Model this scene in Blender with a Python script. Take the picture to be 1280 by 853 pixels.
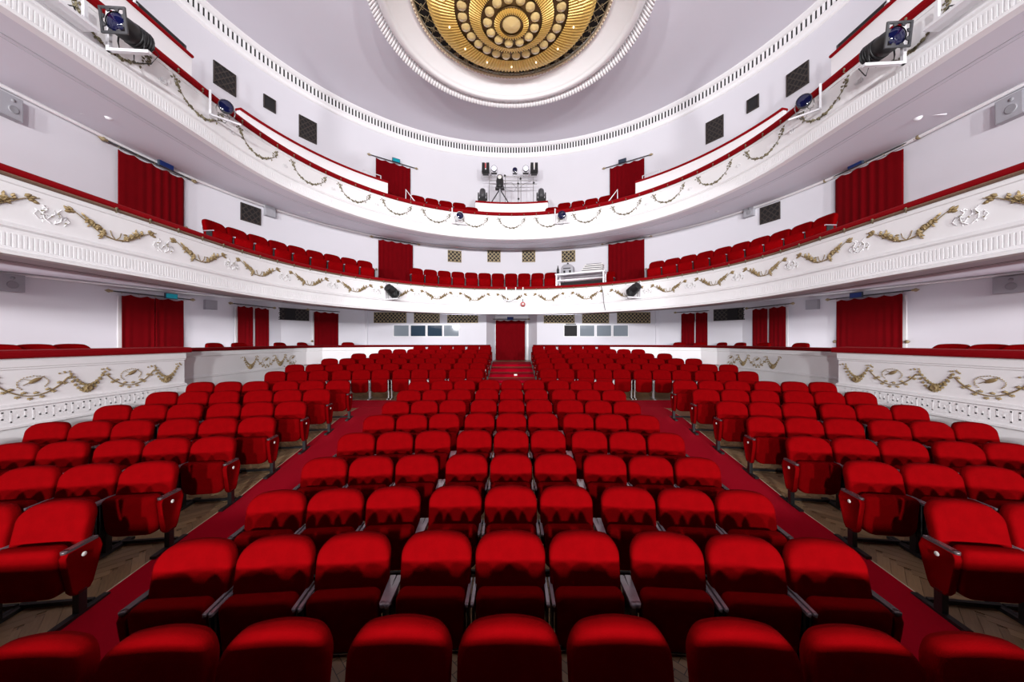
import bpy, bmesh, math, random
from mathutils import Vector, Matrix
random.seed(7)
for o in list(bpy.data.objects):
    bpy.data.objects.remove(o)
S = bpy.context.scene
COL = S.collection
PI = math.pi
R_ = math.radians

# ------------------------------------------------------------------ camera, world, lights, exposure
F = 427.0            # focal length in pixels of a 1280-wide frame (12 mm on 36 mm)
HC = 2.28            # camera height above the front floor
cam_d = bpy.data.cameras.new('camera'); cam = bpy.data.objects.new('camera', cam_d); COL.objects.link(cam)
cam.location = (0.012, 0, HC); cam.rotation_euler = (PI/2, 0, 0)
cam_d.sensor_width = 36; cam_d.lens = 36*F/1280; cam_d.clip_start = 0.05
S.camera = cam
S.view_settings.view_transform = 'Standard'; S.view_settings.look = 'None'
S.view_settings.gamma = 1; S.view_settings.use_curve_mapping = False
S.view_settings.exposure = -0.08
w = bpy.data.worlds.new('world'); S.world = w; w.use_nodes = True
bg = w.node_tree.nodes['Background']
bg.inputs[0].default_value = (0.86, 0.84, 1.0, 1); bg.inputs[1].default_value = 0.06

def area(name, loc, target, size, power, col=(1, 1, 1), sy=None):
    d = bpy.data.lights.new(name, 'AREA'); d.energy = power; d.color = col
    d.shape = 'RECTANGLE'; d.size = size; d.size_y = sy or size
    o = bpy.data.objects.new(name, d); COL.objects.link(o); o.location = loc
    o.rotation_euler = (Vector(target)-Vector(loc)).to_track_quat('-Z', 'Y').to_euler()
    return o
# stage floodlights: the lit stage behind the camera
for x, z, p in [(-7.2, 4.2, 1550), (-2.0, 4.5, 1300), (2.2, 4.5, 1400), (7.4, 4.2, 1700)]:
    area('stage_flood', (x, -13.0, z), (x*0.2, 10, 4.6), 0.5, p*1.35, (1, 0.985, 1.0))
# added fill strips behind rails and under the balcony brighten walls and soffits
def strip(loc, up_out, L, p):
    d = bpy.data.lights.new('added_fill_strip', 'AREA'); d.energy = p; d.color = (0.93, 0.93, 1.0); d.shape = 'RECTANGLE'; d.size = L; d.size_y = 0.10
    o = bpy.data.objects.new('added_fill_strip', d); COL.objects.link(o); o.location = loc
    z = -Vector(up_out).normalized(); x = Vector((-up_out[1], up_out[0], 0)).normalized(); y = z.cross(x)
    o.rotation_euler = Matrix((x, y, z)).transposed().to_euler()
for sg in (-1, 1):
    strip((sg*7.66, 3.9, 1.75), (sg*0.75, 0, 1), 5.2, 32)
    strip((sg*8.30, 10.2, 1.75), (sg*0.75, 0, 1), 4.6, 28)
    strip((sg*3.5, 12.6, 3.20), (sg*0.12, 1, -0.06), 4.6, 40)
for u in (-123, -78, -47, -16, 16, 47, 78, 123):
    aa = math.radians(max(-90, min(90, u))); ox, oy = math.sin(aa), math.cos(aa); yy = 6.96-(max(0, abs(u)-90))*math.pi/180*5.85
    for zz, pw in ((4.02, 24), (6.80, 9)):
        strip((6.12*ox, yy+6.12*oy, zz), (ox*0.8, oy*0.8, 1), 3.1 if abs(u) < 90 else 4.6, pw)

# ------------------------------------------------------------------ materials
def mat(name, col, rough=0.6, metal=0.0, var=0.0, vscale=8.0, bump=0.0, bscale=60.0, sheen=0.0, emit=None, estr=0.0, spec=None, coat=0.0):
    m = bpy.data.materials.new(name); m.use_nodes = True
    nt = m.node_tree; b = nt.nodes['Principled BSDF']
    b.inputs['Base Color'].default_value = (*col, 1); b.inputs['Roughness'].default_value = rough
    b.inputs['Metallic'].default_value = metal
    if spec is not None: b.inputs['Specular IOR Level'].default_value = spec
    if coat: b.inputs['Coat Weight'].default_value = coat
    if sheen:
        b.inputs['Sheen Weight'].default_value = sheen; b.inputs['Sheen Tint'].default_value = (1, 0.25, 0.25, 1)
    if emit:
        b.inputs['Emission Color'].default_value = (*emit, 1); b.inputs['Emission Strength'].default_value = estr
    tc = nt.nodes.new('ShaderNodeTexCoord')
    if var:
        n = nt.nodes.new('ShaderNodeTexNoise'); n.inputs['Scale'].default_value = vscale; n.inputs['Detail'].default_value = 4
        nt.links.new(tc.outputs['Object'], n.inputs['Vector'])
        mx = nt.nodes.new('ShaderNodeMix'); mx.data_type = 'RGBA'
        mx.inputs[6].default_value = (*[c*(1-var) for c in col], 1); mx.inputs[7].default_value = (*[min(1, c*(1+var)) for c in col], 1)
        nt.links.new(n.outputs['Fac'], mx.inputs[0]); nt.links.new(mx.outputs[2], b.inputs['Base Color'])
    if bump:
        n2 = nt.nodes.new('ShaderNodeTexNoise'); n2.inputs['Scale'].default_value = bscale; n2.inputs['Detail'].default_value = 3
        nt.links.new(tc.outputs['Object'], n2.inputs['Vector'])
        bp = nt.nodes.new('ShaderNodeBump'); bp.inputs['Strength'].default_value = bump; bp.inputs['Distance'].default_value = 0.01
        nt.links.new(n2.outputs['Fac'], bp.inputs['Height']); nt.links.new(bp.outputs['Normal'], b.inputs['Normal'])
    return m
M = {}
M['plaster'] = mat('plaster', (0.70, 0.69, 0.735), 0.75, var=0.02, vscale=1.5, bump=0.05, bscale=30)
M['ceiling'] = mat('ceiling_paint', (0.74, 0.72, 0.79), 0.8, var=0.03, vscale=0.8)
M['soffit'] = mat('soffit_paint', (0.70, 0.69, 0.75), 0.7, var=0.02, vscale=1.0)
M['fascia'] = mat('fascia_enamel', (0.87, 0.86, 0.87), 0.45, var=0.01, vscale=2)
M['relief'] = mat('white_relief', (0.87, 0.86, 0.87), 0.8, spec=0.1)
M['relief_grey'] = mat('worn_relief', (0.42, 0.40, 0.38), 0.6, var=0.25, vscale=20)
M['gold'] = mat('gilding', (0.30, 0.215, 0.10), 0.45, metal=0.2, var=0.35, vscale=25)
M['old_gold'] = mat('tarnished_gilding', (0.20, 0.17, 0.10), 0.5, metal=0.3, var=0.35, vscale=30)
M['velvet'] = mat('red_velvet', (0.16, 0.0003, 0.0012), 0.9, var=0.20, vscale=12, bump=0.25, bscale=220, spec=0.02)
M['velvet_dark'] = mat('dark_red_velvet', (0.12, 0.0004, 0.002), 0.9, var=0.2, vscale=10, sheen=0.03, spec=0.06)
M['curtain'] = mat('curtain_velvet', (0.135, 0.0004, 0.0025), 0.9, var=0.15, vscale=5, sheen=0.03, spec=0.06)
M['rail'] = mat('rail_velvet', (0.24, 0.0008, 0.004), 0.8, var=0.1, vscale=6, sheen=0.04, spec=0.1)
M['carpet'] = mat('red_carpet', (0.34, 0.0006, 0.012), 0.92, var=0.10, vscale=40, bump=0.3, bscale=300, sheen=0.04, spec=0.04)
M['black'] = mat('black_steel', (0.010, 0.010, 0.011), 0.45, var=0.3, vscale=30)
M['steel'] = mat('bare_steel', (0.35, 0.34, 0.34), 0.35, metal=0.8, var=0.15, vscale=20)
M['braid'] = mat('braid_trim', (0.22, 0.13, 0.085), 0.7, var=0.4, vscale=60)
M['arm'] = mat('lacquered_armrest', (0.26, 0.21, 0.24), 0.22, var=0.2, vscale=15, coat=0.5)
M['arm_shaded'] = mat('shaded_lacquered_armrest', (0.07, 0.05, 0.055), 0.25, var=0.2, vscale=15, coat=0.3)  # same lacquer as the other armrests, with shade put into the colour
M['badge'] = mat('enamel_badge', (0.75, 0.72, 0.68), 0.3)
M['white_metal'] = mat('white_painted_metal', (0.80, 0.79, 0.82), 0.4)
M['grey_plastic'] = mat('grey_plastic', (0.36, 0.36, 0.39), 0.6, var=0.04)
M['cone'] = mat('speaker_cone', (0.27, 0.27, 0.29), 0.6)
M['dark_grey'] = mat('dark_grey_metal', (0.05, 0.05, 0.055), 0.5, var=0.2, vscale=25)
M['lens_blue'] = mat('blue_lens', (0.004, 0.005, 0.04), 0.08, coat=0.3)
M['lens_white'] = mat('frosted_lens', (0.75, 0.75, 0.85), 0.2, emit=(0.85, 0.85, 1.0), estr=0.5)
M['dark'] = mat('dark_void', (0.012, 0.011, 0.012), 0.8)
M['brass'] = mat('old_brass', (0.32, 0.25, 0.14), 0.5, metal=0.3, var=0.3, vscale=40)
M['iron'] = mat('dark_brass_lattice', (0.06, 0.048, 0.042), 0.5, metal=0.4, var=0.3, vscale=40)
M['glass'] = mat('booth_glass', (0.03, 0.05, 0.075), 0.04, spec=0.3)
M['glass_pale'] = mat('pale_booth_glass', (0.20, 0.23, 0.26), 0.04, spec=0.3)
M['teal_sign'] = mat('teal_sign', (0.0, 0.22, 0.28), 0.3, emit=(0.0, 0.35, 0.45), estr=0.2)
M['blue_sign'] = mat('blue_sign', (0.004, 0.02, 0.12), 0.3, emit=(0.01, 0.06, 0.4), estr=0.04)
M['dark_sign'] = mat('unlit_sign', (0.03, 0.045, 0.07), 0.3)
M['red_white'] = mat('red_white_lens', (0.55, 0.08, 0.08), 0.3)
M['paper'] = mat('white_paper', (0.72, 0.71, 0.70), 0.7)
M['chgold'] = mat('chandelier_gold', (0.62, 0.40, 0.10), 0.35, metal=0.3, var=0.3, vscale=6, emit=(1.0, 0.62, 0.16), estr=0.07)
M['chdisc'] = mat('crystal_disc', (0.60, 0.44, 0.19), 0.2, emit=(1.0, 0.72, 0.30), estr=0.04, coat=0.6)
M['chbulb'] = mat('chandelier_bulb', (1, 0.9, 0.7), 0.3, emit=(1.0, 0.80, 0.45), estr=0.9)
M['chdark'] = mat('chandelier_bronze', (0.10, 0.055, 0.015), 0.4, metal=0.5)
M['bead'] = mat('cream_bead', (0.62, 0.50, 0.36), 0.5)

def wood_mat():
    m = bpy.data.materials.new('oak_parquet'); m.use_nodes = True; nt = m.node_tree; b = nt.nodes['Principled BSDF']
    tc = nt.nodes.new('ShaderNodeTexCoord'); mp = nt.nodes.new('ShaderNodeMapping'); mp.inputs['Scale'].default_value = (3, 28, 3)
    n = nt.nodes.new('ShaderNodeTexNoise'); n.inputs['Scale'].default_value = 2.2; n.inputs['Detail'].default_value = 6
    oi = nt.nodes.new('ShaderNodeObjectInfo')
    cr = nt.nodes.new('ShaderNodeValToRGB'); cr.color_ramp.elements[0].color = (0.13, 0.075, 0.035, 1); cr.color_ramp.elements[1].color = (0.46, 0.30, 0.16, 1)
    ma = nt.nodes.new('ShaderNodeMath'); ma.operation = 'MULTIPLY_ADD'; ma.inputs[1].default_value = 0.45; ma.inputs[2].default_value = 0.0
    ad = nt.nodes.new('ShaderNodeMath'); ad.operation = 'MULTIPLY_ADD'; ad.inputs[1].default_value = 0.6
    nt.links.new(tc.outputs['Object'], mp.inputs['Vector']); nt.links.new(mp.outputs['Vector'], n.inputs['Vector'])
    nt.links.new(oi.outputs['Random'], ma.inputs[0]); nt.links.new(n.outputs['Fac'], ad.inputs[0]); nt.links.new(ma.outputs[0], ad.inputs[2])
    nt.links.new(ad.outputs[0], cr.inputs['Fac']); nt.links.new(cr.outputs['Color'], b.inputs['Base Color'])
    b.inputs['Roughness'].default_value = 0.38
    return m
M['oak'] = wood_mat()
def floor_mat():
    m = bpy.data.materials.new('parquet_floor'); m.use_nodes = True; nt = m.node_tree; b = nt.nodes['Principled BSDF']
    tc = nt.nodes.new('ShaderNodeTexCoord'); mp = nt.nodes.new('ShaderNodeMapping'); mp.inputs['Rotation'].default_value = (0, 0, R_(45))
    br = nt.nodes.new('ShaderNodeTexBrick'); br.inputs['Scale'].default_value = 4.0; br.inputs['Mortar Size'].default_value = 0.012
    br.inputs['Color1'].default_value = (0.30, 0.18, 0.09, 1); br.inputs['Color2'].default_value = (0.20, 0.115, 0.055, 1); br.inputs['Mortar'].default_value = (0.05, 0.03, 0.015, 1)
    nt.links.new(tc.outputs['Object'], mp.inputs['Vector']); nt.links.new(mp.outputs['Vector'], br.inputs['Vector'])
    nt.links.new(br.outputs['Color'], b.inputs['Base Color']); b.inputs['Roughness'].default_value = 0.38
    return m
M['parquet'] = floor_mat()

# ------------------------------------------------------------------ mesh helpers
class MB:
    def __init__(s): s.v = []; s.f = []; s.sm = []
    def add(s, vs, fs, smooth=False):
        n = len(s.v); s.v += [tuple(v) for v in vs]; s.f += [tuple(i+n for i in f) for f in fs]; s.sm += [smooth]*len(fs)
        return s
    def box(s, c, size, rz=0.0, rx=0.0, ry=0.0, taper=1.0):
        hx, hy, hz = size[0]/2, size[1]/2, size[2]/2
        m = Matrix.Rotation(rz, 3, 'Z') @ Matrix.Rotation(ry, 3, 'Y') @ Matrix.Rotation(rx, 3, 'X')
        vs = []
        for z in (-1, 1):
            k = taper if z > 0 else 1.0
            for x, y in ((-1, -1), (1, -1), (1, 1), (-1, 1)):
                vs.append(Vector(c)+m @ Vector((x*hx*k, y*hy*k, z*hz)))
        return s.add(vs, [(3, 2, 1, 0), (4, 5, 6, 7), (0, 1, 5, 4), (1, 2, 6, 5), (2, 3, 7, 6), (3, 0, 4, 7)])
    def tube(s, pts, r, n=8, cap=True, r2=None):
        pts = [Vector(p) for p in pts]; vs = []; L = len(pts)
        for i, p in enumerate(pts):
            d = (pts[min(i+1, L-1)]-pts[max(i-1, 0)]).normalized()
            up = Vector((0, 0, 1)) if abs(d.z) < 0.95 else Vector((0, 1, 0))
            a = d.cross(up).normalized(); b = d.cross(a).normalized()
            rr = r if r2 is None else r+(r2-r)*i/(L-1)
            for k in range(n):
                t = 2*PI*k/n; vs.append(p+a*math.cos(t)*rr+b*math.sin(t)*rr)
        fs = []
        for i in range(L-1):
            for k in range(n):
                fs.append((i*n+k, i*n+(k+1) % n, (i+1)*n+(k+1) % n, (i+1)*n+k))
        s.add(vs, fs, True)
        if cap:
            s.add(vs[:n], [tuple(range(n))[::-1]]); s.add(vs[-n:], [tuple(range(n))])
        return s
    def lathe(s, prof, n=20, origin=(0, 0, 0), axis=None, smooth=True):
        m = Matrix.Identity(3)
        if axis is not None: m = Vector((0, 0, 1)).rotation_difference(Vector(axis)).to_matrix()
        vs = []; o = Vector(origin)
        for r, z in prof:
            for k in range(n):
                t = 2*PI*k/n; vs.append(o+m @ Vector((r*math.cos(t), r*math.sin(t), z)))
        fs = []
        for i in range(len(prof)-1):
            for k in range(n):
                fs.append((i*n+k, i*n+(k+1) % n, (i+1)*n+(k+1) % n, (i+1)*n+k))
        return s.add(vs, fs, smooth)
    def puff(s, outline, rings, post=None):
        """outline: closed list of (x,z); rings: (scale_x, scale_z, y) from back to front around the centre"""
        n = len(outline); cx = sum(p[0] for p in outline)/n
        zs = [p[1] for p in outline]; cz = (min(zs)+max(zs))/2
        vs = []
        for sx, sz, y in rings:
            for x, z in outline:
                vs.append(Vector((cx+(x-cx)*sx, y, cz+(z-cz)*sz)))
        if post: vs = [post(v) for v in vs]
        fs = []
        for i in range(len(rings)-1):
            for k in range(n):
                fs.append((i*n+k, i*n+(k+1) % n, (i+1)*n+(k+1) % n, (i+1)*n+k))
        L = len(rings)-1
        fs.append(tuple(range(n))[::-1]); fs.append(tuple(L*n+k for k in range(n)))
        return s.add(vs, fs, True)
    def mesh(s, name):
        me = bpy.data.meshes.new(name); me.from_pydata([tuple(v) for v in s.v], [], s.f)
        for p, sm in zip(me.polygons, s.sm): p.use_smooth = sm
        bm = bmesh.new(); bm.from_mesh(me); bmesh.ops.recalc_face_normals(bm, faces=bm.faces); bm.to_mesh(me); bm.free()
        return me
def link(name, me, m, parent=None, loc=None, rot=None, kind=None):
    o = bpy.data.objects.new(name, me); COL.objects.link(o)
    if m is not None:
        if not me.materials: me.materials.append(M[m] if isinstance(m, str) else m)
    if parent is not None: o.parent = parent
    if loc is not None: o.location = loc
    if rot is not None: o.rotation_euler = rot
    if kind: o['kind'] = kind
    return o
def part(name, mb, m, parent, loc=None, rot=None, kind=None): return link(name, mb.mesh(name), m, parent, loc, rot, kind)
def thing(name, label, cat, loc=(0, 0, 0), rz=0.0, group=None, kind=None):
    o = bpy.data.objects.new(name, None); COL.objects.link(o); o.empty_display_size = 0.1
    o.location = loc; o.rotation_euler = (0, 0, rz); o['label'] = label; o['category'] = cat
    if group: o['group'] = group
    if kind: o['kind'] = kind
    return o
def tag(o, label, cat=None, group=None, kind=None):
    o['label'] = label
    if cat: o['category'] = cat
    if group: o['group'] = group
    if kind: o['kind'] = kind
    return o
def struct(name, mb, m, label, parent=None):
    o = part(name, mb, m, parent); o['kind'] = 'structure'; o['label'] = label
    return o
def copy_tree(o, parent=None):
    c = o.copy(); COL.objects.link(c); c.parent = parent
    for ch in list(o.children): copy_tree(ch, c)
    return c
def interp(tab, s):
    if s <= tab[0][0]: return tab[0][1]
    for (a, za), (b, zb) in zip(tab, tab[1:]):
        if s <= b: return za+(zb-za)*(s-a)/(b-a)
    return tab[-1][1]
def smooth(a, b, x):
    t = max(0.0, min(1.0, (x-a)/(b-a))); return t*t*(3-2*t)
ORD = ['zeroth', 'first', 'second', 'third', 'fourth', 'fifth', 'sixth', 'seventh', 'eighth', 'ninth', 'tenth', 'eleventh', 'twelfth', 'thirteenth', 'fourteenth', 'fifteenth']

# ------------------------------------------------------------------ plan of the hall
CY = 6.96; RB = 5.85; RW = 8.05     # horseshoe centre, balcony front radius, upper wall radius
YF = 0.9                            # front end of the side walls
def hs(u, r):
    """point and outward normal on the horseshoe; u in degrees, past 90 it runs straight towards the stage"""
    if abs(u) <= 90:
        a = R_(u); n = Vector((math.sin(a), math.cos(a)))
        return Vector((0, CY))+n*r, n
    sg = 1 if u > 0 else -1
    return Vector((sg*r, CY-(abs(u)-90)*PI/180*RB)), Vector((sg, 0))
UMAX = 90+(CY-YF)/(PI/180*RB)
def upath(u0, u1, step=2.5):
    n = max(2, int(abs(u1-u0)/step)); return [u0+(u1-u0)*i/n for i in range(n+1)]
def sweep_u(mb, us, R, prof, closed=False, caps=False, smooth_=True):
    np_ = len(prof); vs = []
    for u in us:
        for d, z in prof:
            p, n = hs(u, R+d); vs.append((p.x, p.y, z))
    fs = []
    for i in range(len(us)-1):
        for k in range(np_ if closed else np_-1):
            k2 = (k+1) % np_; fs.append((i*np_+k, (i+1)*np_+k, (i+1)*np_+k2, i*np_+k2))
    mb.add(vs, fs, smooth_)
    if caps:
        mb.add(vs[:np_], [tuple(range(np_))]); mb.add(vs[-np_:], [tuple(range(np_))])
    return mb
def pnorms(pts):
    out = []; L = len(pts)
    for i in range(L):
        a = Vector(pts[max(i-1, 0)]); b = Vector(pts[min(i+1, L-1)]); d = (b-a).normalized(); out.append(Vector((-d.y, d.x)))
    return out
def sweep_p(mb, pts, prof, closed=False, caps=False, sgn=1, smooth_=False):
    ns = pnorms(pts); np_ = len(prof); vs = []
    for p, n in zip(pts, ns):
        for d, z in prof: vs.append((p[0]+sgn*n.x*d, p[1]+sgn*n.y*d, z))
    fs = []
    for i in range(len(pts)-1):
        for k in range(np_ if closed else np_-1):
            k2 = (k+1) % np_; fs.append((i*np_+k, (i+1)*np_+k, (i+1)*np_+k2, i*np_+k2))
    mb.add(vs, fs, smooth_)
    if caps:
        mb.add(vs[:np_], [tuple(range(np_))]); mb.add(vs[-np_:], [tuple(range(np_))])
    return mb
def ray(x, y): return ((x-640)/F, (426.5-y)/F)
def on_hs(x, y, R):
    """the spot on the horseshoe of radius R that the photograph shows at pixel (x, y): (point, angle of the outward normal)"""
    dx, dz = ray(x, y)
    if abs(dx) > 1e-6 and R/abs(dx) <= CY:
        t = R/abs(dx); return Vector((dx*t, t, HC+dz*t)), (90 if dx > 0 else -90)
    A = dx*dx+1; B = -2*CY; C = CY*CY-R*R
    t = (-B+math.sqrt(B*B-4*A*C))/(2*A)
    return Vector((dx*t, t, HC+dz*t)), math.degrees(math.atan2(dx*t, t-CY))
def rzu(u): return -R_(u)        # rotation that makes local -Y face the hall from angle u

# floor height
PROF = [(0.5, 0.02), (1.74, 0.0), (2.568, -0.015), (3.396, -0.02), (4.224, .045), (5.05, .13), (5.88, .208), (6.71, .305), (7.54, .396), (8.36, .509), (8.9, .55), (9.8, .57), (10.58, .58), (11.43, .725), (12.29, .83), (13.14, .96), (14.0, 1.08), (14.85, 1.246), (15.8, 1.34), (17, 1.36)]
PROFS = [(0.5, .05), (2.2, .08), (2.88, .10), (3.69, .14), (4.57, .17), (5.35, .25), (6.16, .35), (6.96, .46), (7.69, .555), (8.6, .57), (12, .58)]
def floor_z(X, Y):
    ax = abs(X)
    c = interp(PROF, Y+ax*ax/46*smooth(8.6, 10.0, Y))
    s = interp(PROFS, Y+0.13*(ax-3.62))
    wv = smooth(2.6, 3.6, ax)*(1-smooth(8.4, 9.6, Y))
    return c*(1-wv)+s*wv

# ------------------------------------------------------------------ setting: floor, walls, ceiling
mb = MB(); nx, ny = 44, 90
xs = [-8.6+17.2*i/nx for i in range(nx+1)]; ys = [0.5+16.3*j/ny for j in range(ny+1)]
mb.add([(x, y, floor_z(x, y)) for y in ys for x in xs], [(j*(nx+1)+i, j*(nx+1)+i+1, (j+1)*(nx+1)+i+1, (j+1)*(nx+1)+i) for j in range(ny) for i in range(nx)], True)
floor = struct('floor', mb, 'parquet', 'sloping oak parquet floor of the stalls')
# oak blocks laid in herringbone where the floor shows beside the carpets
pm = MB().box((0, 0, 0), (0.40, 0.085, 0.008)).mesh('plank'); pm.materials.append(M['oak'])
def lay_parquet(x0, x1, y0, y1, cap):
    n = 0; step = 0.088; L = 0.404
    dirs = [(Vector((1, 1)).normalized(), PI/4), (Vector((1, -1)).normalized(), -PI/4)]
    cw = L*math.cos(PI/4)
    col = 0; x = x0
    while x < x1:
        d, a = dirs[col % 2]; y = y0
        while y < y1:
            if n >= cap: return n
            px, py = x+cw/2, y
            o = link('plank', pm, None, floor, (px, py, floor_z(px, py)+0.001)); n += 1
            sl = (floor_z(px, py+0.1)-floor_z(px, py-0.1))/0.2
            o.rotation_euler = (Matrix.Rotation(math.atan(sl), 3, 'X') @ Matrix.Rotation(a, 3, 'Z')).to_euler()
            y += step*1.42
        x += cw; col += 1
    return n
lay_parquet(-4.6, -3.46, 2.3, 6.1, 145); lay_parquet(3.46, 4.6, 2.3, 6.1, 145)

# stage apron behind the orchestra rail, on which the camera stands
mb = MB(); mb.box((0, -6.85, 0.53), (18.0, 15.0, 1.06))
struct('floor_stage', mb, 'dark_grey', 'dark boarded stage floor in front of the seats')

mb = MB(); sweep_u(mb, upath(-UMAX, UMAX), RW, [(0, 4.1), (0, 10.62)]); sweep_u(mb, upath(-UMAX, UMAX), RW, [(0.25, 10.62), (0.25, 4.1)])
wall_upper = struct('wall_curved', mb, 'plaster', 'white curved wall behind the two balconies')
# box wall of the stalls level
BW = [(-10.3, YF), (-10.2, 6.8), (-9.65, 10.2), (-9.1, 11.8), (-8.85, 13.1), (-7.9, 14.6), (-6.75, 15.75)]
def zj(y): return 3.68+0.17*max(0, min(1, (y-6.8)/9.0))
for sg, nm in ((-1, 'left'), (1, 'right')):
    mb = MB(); pts = [(-sg*p[0] if sg > 0 else p[0], p[1]) for p in BW]
    if sg > 0: pts = [(abs(p[0]), p[1]) for p in BW]
    vs = []
    for x, y in pts: vs += [(x, y, 0.0), (x, y, zj(y)+0.3), (x+sg*0.2, y+0.1, zj(y)+0.3), (x+sg*0.2, y+0.1, 0.0)]
    fs = []
    for i in range(len(pts)-1):
        for k in range(4): fs.append((i*4+k, (i+1)*4+k, (i+1)*4+(k+1) % 4, i*4+(k+1) % 4))
    mb.add(vs, fs); struct('wall_'+nm, mb, 'plaster', 'white wall behind the stalls boxes')
def box_wall(x, y):
    dx, dz = ray(x, y); sg = 1 if dx > 0 else -1; a = abs(dx)
    for (x0, y0), (x1, y1) in zip(BW, BW[1:]):
        x0, x1 = -x0, -x1
        den = (x1-x0)-a*(y1-y0)
        if abs(den) < 1e-9: continue
        k = (a*y0-x0)/den
        if -0.001 <= k <= 1.001:
            t = y0+(y1-y0)*k
            ang = math.degrees(math.atan2(y1-y0, -(x1-x0)))   # tangent
            nx_, ny_ = (y1-y0), -(x1-x0)                       # outward on the right side
            u = math.degrees(math.atan2(nx_, ny_))
            return Vector((dx*t, t, HC+dz*t)), sg*u
    t = 15.8
    return Vector((dx*t, t, HC+dz*t)), 0.0
# rear wall with splayed door recess
mb = MB(); Z0, Z1 = 0.9, 4.0
for sg in (-1, 1):
    mb.box((sg*(1.17+6.75)/2, 15.9, (Z0+Z1)/2), (6.75-1.17, 0.2, Z1-Z0))
    mb.add([(sg*1.17, 15.8, Z0), (sg*0.80, 16.62, Z0), (sg*0.80, 16.62, Z1), (sg*1.17, 15.8, Z1)], [(0, 1, 2, 3)])
    mb.box((sg*6.72, 15.76, (Z0+Z1)/2), (0.16, 0.06, Z1-Z0))
mb.box((0, 16.7, 2.5), (2.6, 0.15, 3.2))
mb.box((0, 16.2, 3.66), (2.34, 0.85, 0.1))
struct('wall_back', mb, 'plaster', 'white rear wall of the stalls with splayed doorway recess')
mb = MB()
for sg in (-1, 1): mb.box((sg*0.76, 16.55, 2.35), (0.09, 0.14, 2.05))
mb.box((0, 16.58, 3.42), (1.62, 0.1, 0.1))
struct('trim_1', mb, 'fascia', 'white frame around the central doorway')
# ceiling
ZC = 10.86
mb = MB(); us = upath(-UMAX, UMAX, 3)
ring = [hs(u, RW+0.25)[0] for u in us]
mb.add([(p.x, p.y, ZC) for p in ring], [tuple(range(len(ring)))])
mb.add([(p.x, p.y, ZC+0.2) for p in ring], [tuple(range(len(ring)))])
struct('ceiling', mb, 'ceiling', 'pale lilac ceiling around the chandelier')
# cornice with ventilation slots
mb = MB(); sweep_u(mb, us, RW, [(0.0, 10.30), (-0.05, 10.32), (-0.05, 10.36), (-0.02, 10.40), (-0.02, 10.44), (-0.09, 10.47), (-0.09, 10.50), (-0.02, 10.50)])
sweep_u(mb, us, RW, [(-0.02, 10.77), (-0.11, 10.77), (-0.11, 10.80), (-0.18, 10.82), (-0.18, ZC)])
cornice = struct('trim_2', mb, 'fascia', 'white cornice band with a row of dark slots under the ceiling')
mb = MB(); sweep_u(mb, us, RW, [(-0.012, 10.45), (-0.012, 10.80)]); part('slot_backing', mb, 'dark', cornice)
mb = MB(); u = -112.0; du = math.degrees(0.118/RW)
while u < 112:
    k = du if abs(u) < 90 else math.degrees(0.118/RB)
    p, n = hs(u, RW-0.030); mb.box((p.x, p.y, 10.635), (0.056, 0.03, 0.275), rzu(max(-90, min(90, u)))); u += k
part('slot_rib', mb, 'fascia', cornice, kind='stuff')

# ------------------------------------------------------------------ balconies
def leaf(mb, c, a, L, W, th=0.012, lift=0.012):
    """small raised leaf in the XZ plane, -Y out of the wall"""
    ca, sa = math.cos(a), math.sin(a)
    P = [(0, 0, 0), (0.35*L, W/2, 0), (0.75*L, W*0.36, 0), (L, 0, 0), (0.75*L, -W*0.36, 0), (0.35*L, -W/2, 0), (0.45*L, 0, 1)]
    vs = [(c[0]+x*ca-z*sa, c[1]-(lift+th*h if h else 0), c[2]+x*sa+z*ca) for x, z, h in P]
    mb.add(vs, [(6, i, (i+1) % 6) for i in range(6)])
def flower(mb, c, r, n=7):
    for k in range(n): leaf(mb, c, 2*PI*k/n, r, r*0.8, 0.014)
    mb.lathe([(r*0.38, 0), (r*0.34, 0.016), (r*0.15, 0.026), (0.001, 0.028)], 8, c, (0, -1, 0))
def bend(me_mb, R):
    if R is None: return me_mb
    out = []
    for x, y, z in me_mb.v:
        a = x/R; r = R+y; out.append((r*math.sin(a), r*math.cos(a)-R, z))
    me_mb.v = out; return me_mb
def garland_low(R, mirror):
    mb = MB(); rnd = random.Random(3)
    def sp(side):
        # bud pair on the outside, then a thickening spray of leaves that runs down to the crossing
        for k in range(4): leaf(mb, (side*(0.45+0.02*k), 0, 0.222-0.006*k), (0.15 if side > 0 else PI-0.15)+(-1)**k*0.45, 0.085, 0.05)
        mb.tube([(side*0.58, -0.008, 0.25), (side*0.45, -0.012, 0.20), (side*0.2, -0.014, 0.02), (0, -0.014, -0.03), (-side*0.12, -0.014, -0.015)], 0.006, 5)
        n = 20 if side > 0 else 26
        for k in range(n):
            t = k/n; x = side*(0.36-0.24*t); z = 0.175-0.165*t+rnd.uniform(-1, 1)*(0.015+0.05*t)
            leaf(mb, (x+rnd.uniform(-.02, .02), -rnd.uniform(0, .012), z), rnd.uniform(0, 2*PI), rnd.uniform(.045, .075), rnd.uniform(.022, .034), 0.014)
        for k in range(3): flower(mb, (side*(0.15+0.07*k), -0.008, 0.03+0.055*k), 0.05-0.006*k)
    sp(1); sp(-1)
    for s_ in (-1, 1): mb.tube([(0, -.014, -.03), (s_*.05, -.016, .02), (s_*.07, -.014, .09)], 0.006, 5)
    if mirror: mb.v = [(-x, y, z) for x, y, z in mb.v]
    return bend(mb, R).mesh('garland')
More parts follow.
